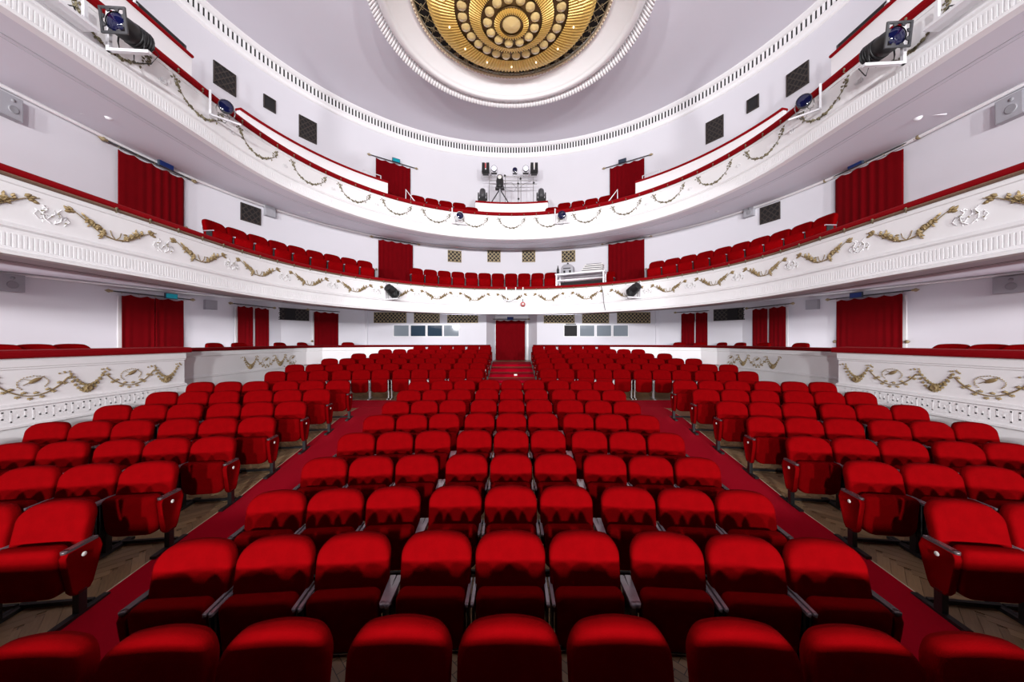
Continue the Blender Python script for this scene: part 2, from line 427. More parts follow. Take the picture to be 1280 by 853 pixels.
def garland_up(R):
    mb = MB(); rnd = random.Random(5); N = 34
    pt = lambda t: (-0.50+1.0*t, 0.10-0.30*math.sin(PI*t)**0.9)
    mb.tube([(pt(i/12)[0], -0.008, pt(i/12)[1]) for i in range(13)], 0.006, 5)
    for k in range(N):
        t = (k+.5)/N; x, z = pt(t)
        leaf(mb, (x+rnd.uniform(-.015, .015), 0, z+rnd.uniform(-.02, .02)), rnd.uniform(0, 2*PI), rnd.uniform(.035, .06), .03)
    for e in (-1, 1):
        for k in range(9): leaf(mb, (e*(0.47+rnd.uniform(-.06, .06)), 0, 0.12+rnd.uniform(-.07, .07)), rnd.uniform(0, 2*PI), rnd.uniform(.04, .07), .035)
    for k in range(4): flower(mb, (-0.2+0.13*k, -0.004, pt(0.3+0.13*k)[1]+.01), 0.035, 6)
    return bend(mb, R).mesh('garland')
def motif(R):
    """white ribbon-and-lyre relief between the garlands, with a few gilt touches"""
    mb = MB(); rnd = random.Random(8)
    for s_ in (-1, 1):
        mb.tube([(s_*0.02, -.01, -.10), (s_*0.09, -.014, -.05), (s_*0.11, -.014, .03), (s_*0.06, -.014, .09), (s_*0.10, -.012, .14)], 0.007, 6)
        mb.tube([(s_*0.06, -.012, .0), (s_*0.16, -.014, .05), (s_*0.20, -.012, -.02), (s_*0.15, -.012, -.07)], 0.006, 6)
    for k in range(14): leaf(mb, (rnd.uniform(-.17, .17), 0, rnd.uniform(-.12, .13)), rnd.uniform(0, 2*PI), .045, .026, .006, .004)
    mb.tube([(-.06, -.01, -.06), (-.02, -.012, .0), (.03, -.012, .05), (.02, -.01, .11)], .005, 5)
    return bend(mb, R).mesh('ribbon_relief')
def motif_gilt(R):
    mb = MB(); rnd = random.Random(18)
    for k in range(9): leaf(mb, (rnd.uniform(-.17, .17), -.008, rnd.uniform(-.12, .12)), rnd.uniform(0, 2*PI), .028, .014, .016)
    return bend(mb, R).mesh('gilt_speck')
def balcony(name, label, dz, floor_top, upper):
    root = thing(name, label, 'balcony', (0, 0, 0), kind='structure')
    us = upath(-UMAX, UMAX)
    z = lambda v: v+dz
    mb = MB()
    sweep_u(mb, us, RB, [(0.10, z(4.22)), (0.0, z(4.22)), (0.0, z(4.16)), (-.015, z(4.155)), (-.015, z(4.13)), (0.0, z(4.12)), (0.0, z(3.67)), (-.02, z(3.655)), (-.05, z(3.63)), (-.05, z(3.61)), (-.02, z(3.59)), (-.02, z(3.55)), (-.025, z(3.545)), (-.025, z(3.37)), (-.06, z(3.36)), (-.06, z(3.34)), (-.12, z(3.31)), (-.12, z(3.275)), (0.0, z(3.27))], smooth_=False)
    part('fascia', mb, 'fascia', root)
    # red velvet rail with its braided underside
    mb = MB(); sweep_u(mb, us, RB, [(-.05, z(4.22)), (-.065, z(4.245)), (-.065, z(4.285)), (-.04, z(4.31)), (.10, z(4.315)), (.16, z(4.30)), (.16, z(4.22))], closed=True, caps=True); part('rail', mb, 'rail', root)
    mb = MB(); sweep_u(mb, us, RB, [(-.055, z(4.222)), (-.058, z(4.205)), (-.03, z(4.195)), (-.004, z(4.19))]); o = part('braid', mb, 'braid' if not upper else 'rail', root)
    # fluted band: rows of small upright ribs
    mb = MB(); uu = -UMAX+2; st = math.degrees(0.046/RB)
    while uu < UMAX-2:
        p, n = hs(uu, RB-0.031); mb.box((p.x, p.y, z(3.458)), (0.026, 0.007, 0.15), rzu(max(-90, min(90, uu)))); uu += st
    part('flute', mb, 'fascia', root, kind='stuff')
    # soffit
    mb = MB()
    if upper:
        sweep_u(mb, us, RB, [(0.0, z(3.27)), (0.35, z(3.285)), (1.6, 6.26), (2.10, 6.32), (RW-RB+.02, 6.32)])
    else:
        left = [(x, y) for x, y in BW]; poly = left+[(-3.4, 15.8), (0, 15.8), (3.4, 15.8)]+[(-x, y) for x, y in reversed(left)]
        acc = [0.0]
        for a, b in zip(poly, poly[1:]): acc.append(acc[-1]+(Vector(b)-Vector(a)).length)
        def along(t):
            t *= acc[-1]
            for i in range(len(poly)-1):
                if t <= acc[i+1]+1e-9:
                    k = (t-acc[i])/(acc[i+1]-acc[i]); return Vector(poly[i]).lerp(Vector(poly[i+1]), k)
            return Vector(poly[-1])
        N = 96; vs = []; fs = []
        for i in range(N+1):
            u = -UMAX+2*UMAX*i/N; p, n = hs(u, RB); q = along(i/N); zz = zj(q.y)
            vs += [(p.x, p.y, z(3.27)), tuple(p.lerp(q, .10))+(z(3.29),), tuple(p.lerp(q, .96))+(zz-.02,), tuple(p.lerp(q, 1.0))+(zz,)]
        for i in range(N):
            for k in range(3): fs.append((i*4+k, (i+1)*4+k, (i+1)*4+k+1, i*4+k+1))
        mb.add(vs, fs, True)
    part('soffit', mb, 'soffit', root)
    # fine cable line clipped along the soffit and white cove tube at the wall
    mb = MB()
    for d_, r_ in ((0.42, .004), (0.50, .0025)):
        mb.tube([(*hs(u, RB+d_)[0], z(3.285)-.004+(.01 if upper else .0)) for u in us], r_, 4)
    part('soffit_cable', mb, 'grey_plastic', root)
    mb = MB()
    if upper: mb.tube([(*hs(u, RW-.05)[0], 6.29) for u in us], 0.035, 8)
    else:
        mb.tube([(x+.05, y, zj(y)-.04) for x, y in BW], .03, 8); mb.tube([(-x-.05, y, zj(y)-.04) for x, y in BW], .03, 8)
    part('cove_moulding', mb, 'fascia', root)
    # floor deck and risers behind the parapet
    mb = MB(); ft = floor_top
    sweep_u(mb, us, RB, [(0.10, z(4.22)), (0.10, z(3.78)), (0.42, z(3.78)), (0.42, ft), (RW-RB, ft)], smooth_=False); part('deck', mb, 'carpet', root)
    # rail hooks
    hk = MB().tube([(0, 0, 0), (0, -.018, -.03), (0, -.03, -.05), (0, -.012, -.065), (0, .0, -.06)], .008, 6); hk.lathe([(.001, 0), (.018, .004), (.018, .012), (.001, .016)], 8, (0, -.01, -.005), (0, -1, 0)); hm = hk.mesh('rail_hook'); hm.materials.append(M['old_gold'])
    for k in range(-24, 25):
        u = k*4.55
        if abs(u) < UMAX-2:
            p, n = hs(u, RB-.06); link('rail_hook', hm, None, root, (p.x, p.y, z(4.225)), (0, 0, rzu(max(-90, min(90, u)))))
    # garlands and white reliefs
    gm = {}
    for R in (RB, None):
        if upper:
            gm[R] = [garland_up(R)]*2
        else: gm[R] = [garland_low(R, False), garland_low(R, True)]
        for g in set(gm[R]): g.materials.append(M['old_gold' if upper else 'gold'])
    mm = {R: motif(R) for R in (RB, None)}; mg = {R: motif_gilt(R) for R in (RB, None)}
    for g in mm.values(): g.materials.append(M['relief'])
    for g in mg.values(): g.materials.append(M['old_gold'])
    for k in range(-9, 10):
        u = k*13.6
        if abs(u) > UMAX-6: continue
        R = RB if abs(u) < 88 else None; p, n = hs(u, RB-.002)
        link('garland', gm[R][0 if u <= 0 else 1], None, root, (p.x, p.y, z(3.80 if not upper else 3.92)), (0, 0, rzu(max(-90, min(90, u)))))
    for k in range(-9, 9):
        u = (k+.5)*13.6
        if abs(u) > UMAX-6: continue
        R = RB if abs(u) < 88 else None; p, n = hs(u, RB-.002)
        o = link('ribbon_relief', mm[R], None, root, (p.x, p.y, z(3.86)), (0, 0, rzu(max(-90, min(90, u)))))
        if upper: o.scale = (.35, 1, .35); continue
        o.scale = (.85, 1, .85)
        link('gilt_speck', mg[R], None, o)
    return root
balcony('balcony', 'lower white balcony with gold leaf garlands and red velvet rail', 0.0, 4.17, False)
balcony('balcony', 'upper white balcony with thin dark garlands and red rail', 2.78, 6.90, True)

# raised white parapets on the upper balcony
def upper_parapet(label, u0, u1, zt, R=6.6, cat='parapet'):
    r = thing('balcony_parapet', label, cat, kind='structure'); us = upath(u0, u1, 2)
    mb = MB(); sweep_u(mb, us, R, [(0, 6.9), (0, zt-.06), (.10, zt-.06), (.10, 6.9)], closed=True, caps=True, smooth_=False); part('panel', mb, 'fascia', r)
    mb = MB(); sweep_u(mb, us, R, [(-.04, zt-.06), (-.05, zt-.03), (-.03, zt), (.13, zt), (.15, zt-.03), (.13, zt-.06)], closed=True, caps=True); part('rail', mb, 'rail', r)
    return r
upper_parapet('raised white parapet with red rail on upper balcony, teal-sign side', -79.5, -41, 7.86)
upper_parapet('raised white parapet with red rail on upper balcony, blue-sign side', 41, 79.5, 7.86)
upper_parapet('front white parapet with red rail of upper balcony, teal-sign side', -UMAX, -89.2, 8.18)
upper_parapet('front white parapet with red rail of upper balcony, blue-sign side', 89.2, UMAX, 8.18)
upper_parapet('short white parapet under the lighting rig at the centre of upper balcony', -12.8, 12.8, 7.64, 6.25)

# ------------------------------------------------------------------ stalls boxes and rear parapet
def swag(R=None):
    mb = MB(); rnd = random.Random(2)
    pt = lambda t: (-0.25+0.50*t, 0.14-0.26*math.sin(PI*t))
    for k in range(13):
        t = (k+.5)/13; x, z = pt(t); wd = 0.022+0.03*math.sin(PI*t)
        for e in (-1, 1): flower(mb, (x+e*.012, -.004, z+e*wd), 0.024+.006*math.sin(PI*t), 5)
        leaf(mb, (x, 0, z), rnd.uniform(0, 2*PI), .04, .022)
    flower(mb, (0, -.010, -.12), 0.075, 12); mb.lathe([(.05, 0), (.05, .012), (.035, .022), (.03, .012), (.001, .02)], 12, (0, -.025, -.12), (0, -1, 0))
    for e in (-1, 1):
        for k in range(5): leaf(mb, (e*(.22+.03*k), 0, .17+rnd.uniform(-.015, .02)), rnd.uniform(0, 2*PI), .04, .028)
    return mb.mesh('flower_swag')
def vine():
    mb = MB(); rnd = random.Random(4)
    pt = lambda t: (-0.40+0.80*t, 0.09-0.24*math.sin(PI*t)**.8)
    mb.tube([(pt(i/14)[0], -.01, pt(i/14)[1]) for i in range(15)], 0.009, 6)
    for k in range(12):
        t = (k+.5)/12; x, z = pt(t); e = (-1)**k
        for j in range(3): leaf(mb, (x, -.004, z+e*.022), e*PI/2+(j-1)*.8, .045, .034)
    return mb.mesh('leaf_vine')
def trophy():
    mb = MB(); rnd = random.Random(6)
    for k in range(22):
        a = R_(-40+260*k/21); leaf(mb, (.17*math.cos(a), 0, .03+.11*math.sin(a)), a+PI/2+rnd.uniform(-.6, .6), .022, .016)
    mb.tube([(-.11, -.012, .01), (.12, -.016, .13)], .005, 6); mb.tube([(-.10, -.012, .10), (.02, -.014, .06)], .004, 6)
    mb.puff([(.045*math.cos(t)*1.7, .03*math.sin(t)) for t in [2*PI*i/12 for i in range(12)]], [(1, 1, 0), (1, 1, -.012), (.7, .7, -.02)], lambda v: Vector((v.x*.88-v.z*.47+.02, v.y, v.x*.47+v.z*.88+.07)))
    return mb.mesh('instrument_trophy')
SW, VI, TR = swag(), vine(), trophy()
SW.materials.append(M['gold']); VI.materials.append(M['gold']); TR.materials.append(M['gold'])
def greek_key(mb, at, n, z0, h=0.17, pitch=0.23):
    """at(s) -> (x,y,rz): meander strokes laid as raised fillets"""
    t = .022
    for i in range(n):
        s = i*pitch
        def bar(ds0, ds1, z_0, z_1):
            x, y, rz = at(s+(ds0+ds1)/2); mb.box((x, y, (z_0+z_1)/2), (abs(ds1-ds0), .004, z_1-z_0), rz)
        bar(0, t, z0, z0+h); bar(0, pitch*.72, z0+h-t, z0+h); bar(pitch*.72-t, pitch*.72, z0+h*.32, z0+h)
        bar(pitch*.32, pitch*.72, z0+h*.32, z0+h*.32+t); bar(pitch*.32, pitch*.32+t, z0+h*.32, z0+h*.66); bar(0, pitch, z0, z0+t*.9)
BOXF = 1.38
def box_front(sg):
    side = 'teal' if sg < 0 else 'blue'
    r = thing('box_parapet', 'white front parapet of the stage-side box with gold flower swags, %s-sign side' % side, 'parapet', kind='structure')
    X = 7.2
    P = [(0.0, 2.03), (.0, 1.90), (.012, 1.885), (.012, 1.865), (.04, 1.86), (.035, 1.36), (-.02, 1.335), (-.035, 1.31), (-.01, 1.29), (-.01, 1.06), (-.03, 1.05), (-.03, 1.02), (.02, 1.0), (.02, 0.15), (.3, .15), (.3, 2.03)]
    pts = [(sg*X, YF), (sg*X, 7.56)]
    mb = MB(); sweep_p(mb, pts, P, closed=True, caps=True, sgn=1 if sg < 0 else -1); part('panel', mb, 'fascia', r)
    mb = MB(); sweep_p(mb, [(sg*X, YF), (sg*X, 7.62)], [(-.06, 2.03), (-.075, 2.06), (-.075, 2.11), (-.05, 2.14), (.30, 2.15), (.36, 2.13), (.36, 2.03)], closed=True, caps=True, sgn=1 if sg < 0 else -1); part('rail', mb, 'rail', r)
    rz = -sg*PI/2
    mb = MB(); greek_key(mb, lambda s: (sg*(X-.0105), 2.6+s, rz), 21, 1.10); part('greek_key_band', mb, 'relief', r, kind='stuff')
    y = 7.16; k = 0
    while y > 3.4:
        if k % 2 == 0: link('flower_swag', SW, None, r, (sg*(X+.034), y, 1.60), (0, 0, rz))
        else:
            link('leaf_vine', VI, None, r, (sg*(X+.034), y, 1.60), (0, 0, rz)); link('instrument_trophy', TR, None, r, (sg*(X+.034), y, 1.61), (0, 0, rz))
        y -= 0.665; k += 1
def arc_y(X, y0=15.3): return y0-X*X/46
def second_front(sg):
    side = 'teal' if sg < 0 else 'blue'
    r = thing('box_parapet', 'long white parapet with swags and dark red rail behind the rear stalls, %s-sign side' % side, 'parapet', kind='structure')
    X = 7.9
    pts = [(X, 7.5), (X, 12.4), (7.8, 13.0), (7.5, 13.55), (6.9, 13.95)]+[(x, arc_y(x)) for x in (6.2, 5.4, 4.4, 3.4, 2.4, 1.6, 0.95)]
    pts = [(sg*x, y) for x, y in pts]
    P = [(0.0, 2.02), (.0, 1.90), (.02, 1.88), (.02, 1.40), (-.02, 1.375), (-.02, 1.345), (.01, 1.33), (.01, .35), (.22, .35), (.22, 2.02)]
    mb = MB(); sweep_p(mb, pts, P, closed=True, caps=True, sgn=1 if sg < 0 else -1); part('panel', mb, 'fascia', r)
    mb = MB(); sweep_p(mb, pts, [(-.05, 2.02), (-.06, 2.05), (-.05, 2.10), (.26, 2.11), (.28, 2.02)], closed=True, caps=True, sgn=1 if sg < 0 else -1); part('rail', mb, 'velvet_dark', r)
    rz = -sg*PI/2; y = 10.35; k = 0
    while y < 12.4:
        if k % 2 == 0: link('flower_swag', SW, None, r, (sg*(X+.016), y, 1.62), (0, 0, rz))
        else: link('leaf_vine', VI, None, r, (sg*(X+.016), y, 1.62), (0, 0, rz)); link('instrument_trophy', TR, None, r, (sg*(X+.016), y, 1.62), (0, 0, rz))
        y += .665; k += 1
    # return wall between the two boxes
    mb = MB(); mb.box((sg*7.72, 7.53, 1.08), (0.6, 0.10, 1.85)); part('return_panel', mb, 'fascia', r)
for sg in (-1, 1): box_front(sg); second_front(sg)
mb = MB()
for sg in (-1, 1):
    mb.add([(sg*7.25, YF, BOXF), (sg*10.35, YF, BOXF), (sg*10.3, 6.8, BOXF), (sg*9.7, 10.2, BOXF), (sg*8.95, 13.1, BOXF), (sg*6.8, 15.85, BOXF), (sg*.95, 15.85, BOXF), (sg*.95, 15.35, BOXF), (sg*4.4, 14.92, BOXF), (sg*6.9, 14.1, BOXF), (sg*7.95, 12.4, BOXF), (sg*7.95, 7.5, BOXF), (sg*7.25, 7.5, BOXF)], [tuple(range(13))])
struct('floor_boxes', mb, 'carpet', 'raised red floor of the stalls boxes')

# ------------------------------------------------------------------ carpets
def runner(name, label, f0, f1, ys, n=6, lift=0.022):
    """carpet between the lines f0(y) and f1(y), following the floor, with real thickness"""
    mb = MB(); vs = []; W = n+1
    for y in ys:
        for i in range(W):
            x = f0(y)+(f1(y)-f0(y))*i/n; vs.append((x, y, floor_z(x, y)+lift))
    low = [(x, y, z-lift-.004) for x, y, z in vs]; N = len(vs); J = len(ys)
    fs = [(j*W+i, j*W+i+1, (j+1)*W+i+1, (j+1)*W+i) for j in range(J-1) for i in range(n)]
    for j in range(J-1):
        for i in (0, n): fs.append((j*W+i, (j+1)*W+i, N+(j+1)*W+i, N+j*W+i))
    for j in (0, J-1):
        for i in range(n): fs.append((j*W+i, j*W+i+1, N+j*W+i+1, N+j*W+i))
    mb.add(vs+low, fs)
    return tag(part(name, mb, 'carpet', None), label, 'carpet', 'red aisle carpets')
fr = lambda a, b, n: [a+(b-a)*i/n for i in range(n+1)]
edge = lambda y: interp([(1.2, 3.30), (2.7, 3.45), (5.1, 3.68), (8.2, 3.85), (10.2, 3.95)], y)
runner('carpet_runner', 'long red carpet runner in the side aisle, teal-sign side', lambda y: -edge(y), lambda y: -2.58, fr(1.2, 8.72, 40))
runner('carpet_runner', 'long red carpet runner in the side aisle, blue-sign side', lambda y: 2.58, lambda y: edge(y), fr(1.2, 8.72, 40))
runner('carpet_runner', 'wide red cross-aisle carpet in front of the rear seat block', lambda y: -4.9, lambda y: 4.9, fr(8.74, 9.72, 8), 14)
# central aisle: carpeted steps, one for each rear row
mb = MB(); prof = [(9.74, floor_z(0, 9.74)+.022)]
for n in range(6):
    y = 10.28+.854*n; z0_ = prof[-1][1]; z1_ = .58+.133*n+.04
    prof += [(y, z0_), (y, z1_), (y-.02, z1_+.012)] if n else [(y, z1_)]
prof += [(16.45, prof[-1][1]+.05)]
vs = [(x, y, z) for y, z in prof for x in (-.86, .86)]; N_ = len(prof)
mb.add(vs+[(x, y, .3) for y, z in prof for x in (-.86, .86)], [(2*i, 2*i+1, 2*i+3, 2*i+2) for i in range(N_-1)]+[(2*i+q, 2*i+2+q, 2*N_+2*i+2+q, 2*N_+2*i+q) for i in range(N_-1) for q in (0, 1)])
tag(part('carpet_runner', mb, 'carpet', None), 'red carpeted steps of the central aisle leading up to the rear doorway', 'carpet', 'red aisle carpets')
# brass edging strips along the outer side of the aisle carpets
for sg in (-1, 1):
    mb = MB(); mb.tube([(sg*(edge(y)+.015), y, floor_z(sg*edge(y), y)+.008) for y in fr(1.2, 8.7, 40)], .011, 6)
    struct('trim_%d' % (4+(sg > 0)), mb, 'bead', 'thin metal edging strip along the %s-sign side aisle carpet' % ('teal' if sg < 0 else 'blue'))
# white step numbers on the central aisle
for x, y in ((606, 463), (645, 469)):
    Y = 11.085 if y > 466 else 11.94; X = (x-640)/F*Y
    mb = MB(); mb.box((0, 0, 0), (.10, .012, .05)); o = part('step_marker', mb, 'badge', None, (X, Y+.03, HC-(y-426.5)/F*Y)); tag(o, 'small white marker plate on the central aisle carpet, %s the doorway' % ('nearer' if Y > 11.5 else 'farther from'), 'marker', 'aisle markers')

# ------------------------------------------------------------------ theatre chairs
def round_outline(w, z0, z1, rt, rb, n=6, arch=0.0):
    """closed outline, rounded rectangle, optional arched top"""
    P = []
    def corner(cx, cz, r, a0):
        for i in range(n+1):
            a = a0+PI/2*i/n; P.append((cx+r*math.cos(a), cz+r*math.sin(a)))
    corner(w/2-rt, z1-rt, rt, 0)
    if arch: P.extend(((w/2-rt)*(1-i/4), z1) for i in range(1, 8))
    corner(-w/2+rt, z1-rt, rt, PI/2)
    corner(-w/2+rb, z0+rb, rb, PI); corner(w/2-rb, z0+rb, rb, 1.5*PI)
    if arch: P = [(x, z+arch*(1-(2*x/w)**2)*smooth(z1-rt*1.6, z1, z)) for x, z in P]; P = [p for i, p in enumerate(P) if i == 0 or math.hypot(p[0]-P[i-1][0], p[1]-P[i-1][1]) > 1e-4]
    return P
def chair_meshes():
    D = {}
    lean = math.tan(R_(13))
    # backrest: thick rounded cushion, curved round the sitter, leaning back
    mb = MB(); out = round_outline(0.515, 0.36, 0.822, 0.098, 0.05, 6, 0.028)
    def post(v): return Vector((v.x*(1.0-0.06*(0.86-v.z)), v.y+0.105+(v.z-0.40)*lean-0.55*v.x*v.x, v.z))
    mb.puff(out, [(.90, .93, .05), (.985, .99, .042), (1, 1, .015), (1, 1, -.012), (.975, .975, -.034), (.90, .91, -.046), (.6, .6, -.050), (.25, .25, -.050)], post)
    D['backrest'] = mb.mesh('backrest')
    # folded seat: cushion tipped up, its rounded underside towards the stage
    mb = MB(); out = round_outline(0.465, 0.19, 0.590, 0.05, 0.10, 5)
    def post2(v): return Vector((v.x, v.y-0.005-(v.z-0.19)*0.10, v.z))
    mb.puff(out, [(.86, .9, .062), (.97, .98, .052), (1, 1, .03), (1, 1, -.02), (.975, .98, -.042), (.90, .92, -.054), (.55, .55, -.060), (.2, .2, -.060)], post2)
    D['seat'] = mb.mesh('seat')
    # armrest: flat lacquered bar with rounded nose
    mb = MB(); mb.box((0, .015, .545), (.022, .25, .022)); mb.lathe([(.001, -.011), (.011, -.011), (.011, .011), (.001, .011)], 10, (0, -.11, .545)); D['armrest'] = mb.mesh('armrest')
    mb = MB(); mb.box((0, .045, .558), (.044, .22, .022)); mb.lathe([(.001, -.011), (.022, -.011), (.022, .011), (.001, .011)], 10, (0, -.065, .558)); D['armrest_end'] = mb.mesh('armrest_end')
    mb = MB(); mb.box((0, .02, .550), (.040, .27, .024)); mb.lathe([(.001, -.012), (.020, -.012), (.020, .012), (.001, .012)], 10, (0, -.115, .550)); D['armrest_group'] = mb.mesh('armrest_group')
    # inner standard: slim steel upright with its floor bar
    mb = MB()
    mb.box((0, .0, .37), (.014, .14, .34)); mb.box((0, .0, .12), (.026, .06, .22)); mb.box((0, .02, .016), (.032, .50, .03)); D['standard'] = mb.mesh('standard')
    # aisle end: upholstered panel tapering downwards on a black leg
    mb = MB(); out = [(-.065, .548), (.165, .548), (.190, .48), (.160, .37), (.115, .22), (.09, .185), (-.010, .185), (-.035, .22), (-.07, .42), (-.082, .51)]
    n = len(out); th = [(-.020, .94), (-.026, .98), (-.014, 1.0), (.014, 1.0), (.026, .98), (.020, .94)]
    vs = []
    for x, k in th:
        for y, z in out: vs.append((x, .05+(y-.05)*k, .37+(z-.37)*k))
    fs = [(i*n+k, i*n+(k+1) % n, (i+1)*n+(k+1) % n, (i+1)*n+k) for i in range(len(th)-1) for k in range(n)]+[tuple(range(n))[::-1], tuple((len(th)-1)*n+k for k in range(n))]
    mb.add(vs, fs, True); D['end_panel'] = mb.mesh('end_panel')
    mb = MB(); mb.box((0, .04, .10), (.045, .06, .20)); mb.box((0, .05, .014), (.05, .40, .028)); D['leg'] = mb.mesh('leg')
    mb = MB(); mb.lathe([(.001, .004), (.015, .004), (.018, .0), (.018, -.004)], 14, (0, 0, 0), (1, 0, 0)); D['badge'] = mb.mesh('number_badge')
    mb = MB(); mb.box((0, 0, 0), (.05, .008, .026)); D['tag'] = mb.mesh('number_tag')
    mb = MB(); mb.box((0, .16, .03), (.50, .03, .03)); D['base_bar'] = mb.mesh('base_bar')
    mb = MB(); out = round_outline(0.47, .38, .66, .04, .04, 3)
    mb.puff(out, [(.95, .95, .02), (1, 1, .014), (1, 1, 0)], lambda v: Vector((v.x, v.y+.150+(v.z-.40)*lean-.5*v.x*v.x, v.z))); D['back_shell'] = mb.mesh('back_shell')
    for k, m in (('backrest', 'velvet'), ('seat', 'velvet'), ('armrest', 'arm'), ('armrest_end', 'arm_shaded'), ('armrest_group', 'arm'), ('standard', 'black'), ('end_panel', 'velvet'), ('leg', 'black'), ('badge', 'badge'), ('tag', 'badge'), ('base_bar', 'black'), ('back_shell', 'black')):
        D[k].materials.append(M[m])
    st = D['standard'].copy(); st.materials.clear(); st.materials.append(M['steel']); D['standard_steel'] = st
    return D
CH = chair_meshes()
def chair_proto(kind):
    """kind: 'plain', 'left' / 'right' = upholstered aisle end on local -X / +X, 'steel' = plain with bare steel standards"""
    r = thing('theatre_seat', '', 'theatre seat')
    link('backrest', CH['backrest'], None, r); s = link('seat', CH['seat'], None, r); link('back_shell', CH['back_shell'], None, r)
    for sx, e in ((-1, 'left'), (1, 'right')):
        if kind.endswith('_gl') and sx < 0 or kind.endswith('_gr') and sx > 0:
            link('armrest', CH['armrest_group'], None, r, (sx*.274, 0, 0)); link('standard', CH['standard_steel' if kind.startswith('steel') else 'standard'], None, r, (sx*.268, 0, 0))
        elif kind.endswith(e):
            link('armrest', CH['armrest_end'], None, r, (sx*.268, 0, 0)); p = link('end_panel', CH['end_panel'], None, r, (sx*.268, 0, 0)); link('leg', CH['leg'], None, r, (sx*.268, 0, 0))
            b = link('number_badge', CH['badge'], None, p, (sx*.028, .045, .48)); b.rotation_euler = (0, 0, 0 if sx > 0 else PI)
        else:
            link('armrest', CH['armrest'], None, r, (sx*.2515, 0, 0)); link('standard', CH['standard_steel' if kind.startswith('steel') else 'standard'], None, r, (sx*.2515, 0, 0))
    if kind.startswith('steel'):
        t = link('number_tag', CH['tag'], None, s, (0, -.085, .555))
    else: link('base_bar', CH['base_bar'], None, r)
    return r
PROTO = {}; USED = set()
def seat(kind, X, Y, z, a, label, group):
    """(X, Y): point under the top of the backrest; the seat faces (sin a, -cos a)"""
    if kind not in PROTO: PROTO[kind] = chair_proto(kind); o = PROTO[kind]
    else: o = copy_tree(PROTO[kind])
    fx, fy = math.sin(a), -math.cos(a)
    o.location = (X+fx*.20, Y+fy*.20, z); o.rotation_euler = (0, 0, a); o['label'] = label; o['group'] = group
    return o
def in_view(X, Y, z, m=75):
    if Y < .6: return False
    x = 640+F*X/Y; y = 426.5-F*(z-HC)/Y
    return -m < x < 1280+m and -40 < y < 900
P_ = 0.54; GAP = 0.062
SIDE = {-1: 'teal', 1: 'blue'}
# centre block: nine rows of three groups of three
for n in range(1, 10):
    Yr = 1.74+.828*(n-1)
    for j in range(9):
        g, i = divmod(j, 3); th = 0.0; kind = 'plain'
        if g == 1: X = (i-1)*P_; Y = Yr
        else:
            sg = -1 if g == 0 else 1
            k = (2-i) if sg < 0 else i                       # 0 = next to the middle group
            d = P_/2+k*P_; t = R_(4.6)
            X = sg*(1.5*P_+GAP+d*math.cos(t)); Y = Yr-d*math.sin(t); th = -sg*t
            if k == 2: kind = 'left' if sg < 0 else 'right'
            if k == 0: kind = 'plain_gr' if sg < 0 else 'plain_gl'
        if g == 1 and i != 1: kind = 'plain_gl' if i == 0 else 'plain_gr'
        z = floor_z(X, Y-.2)
        who = 'red seat, %s row from stage, centre block, %s from the teal-sign aisle' % (ORD[n], ORD[j+1])
        seat(kind, X, Y, z, th, who, 'seats of the centre block')
# side blocks: seven angled rows of six
LROW = [(3.45, 2.88), (3.55, 3.69), (3.62, 4.55), (3.655, 5.36), (3.65, 6.16), (3.64, 6.95), (3.60, 7.70)]
for sg in (-1, 1):
    for n, (xe, ye) in enumerate(LROW):
        t = R_(7.6)
        for j in range(6):
            d = P_/2+P_*j+GAP*(j//3)
            X = sg*(xe+d*math.cos(t)); Y = ye-d*math.sin(t); z = interp(PROFS, ye)
            kind = 'plain'
            if j == 0: kind = 'right' if sg < 0 else 'left'
            elif j == 2: kind = 'plain_gl' if sg < 0 else 'plain_gr'
            elif j == 3: kind = 'plain_gr' if sg < 0 else 'plain_gl'
            seat(kind, X, Y, z, -sg*t, 'red seat, %s-sign side block, %s row from stage, %s from the aisle' % (SIDE[sg], ORD[n+1], ORD[j+1]), 'seats of the side blocks')
# rear blocks: six curved rows either side of the central aisle
NS = [11, 11, 10, 9, 8, 6]
for sg in (-1, 1):
    for n in range(6):
        Yr = 10.58+.854*n
        for j in range(NS[n]):
            g = 0 if j < 2 else 1+(j-2)//3
            s_ = .88+P_/2+P_*j+GAP*g
            X = sg*s_*.985; t = math.asin(min(.5, s_/23)); Y = Yr-X*X/46
            z = .58+.133*n if n else .58
            kind = 'steel' if n == 0 else 'plain'
            if j == 0: kind = 'right' if sg < 0 else 'left'
            if n == 0 and j == 0: kind = 'steel_'+kind
            seat(kind, X, Y, max(z, floor_z(X, Y-.2)), -sg*t, 'red seat, rear block, %s-sign half, %s row from cross aisle, %s from central aisle' % (SIDE[sg], ORD[n+1], ORD[j+1]), 'seats of the rear block')
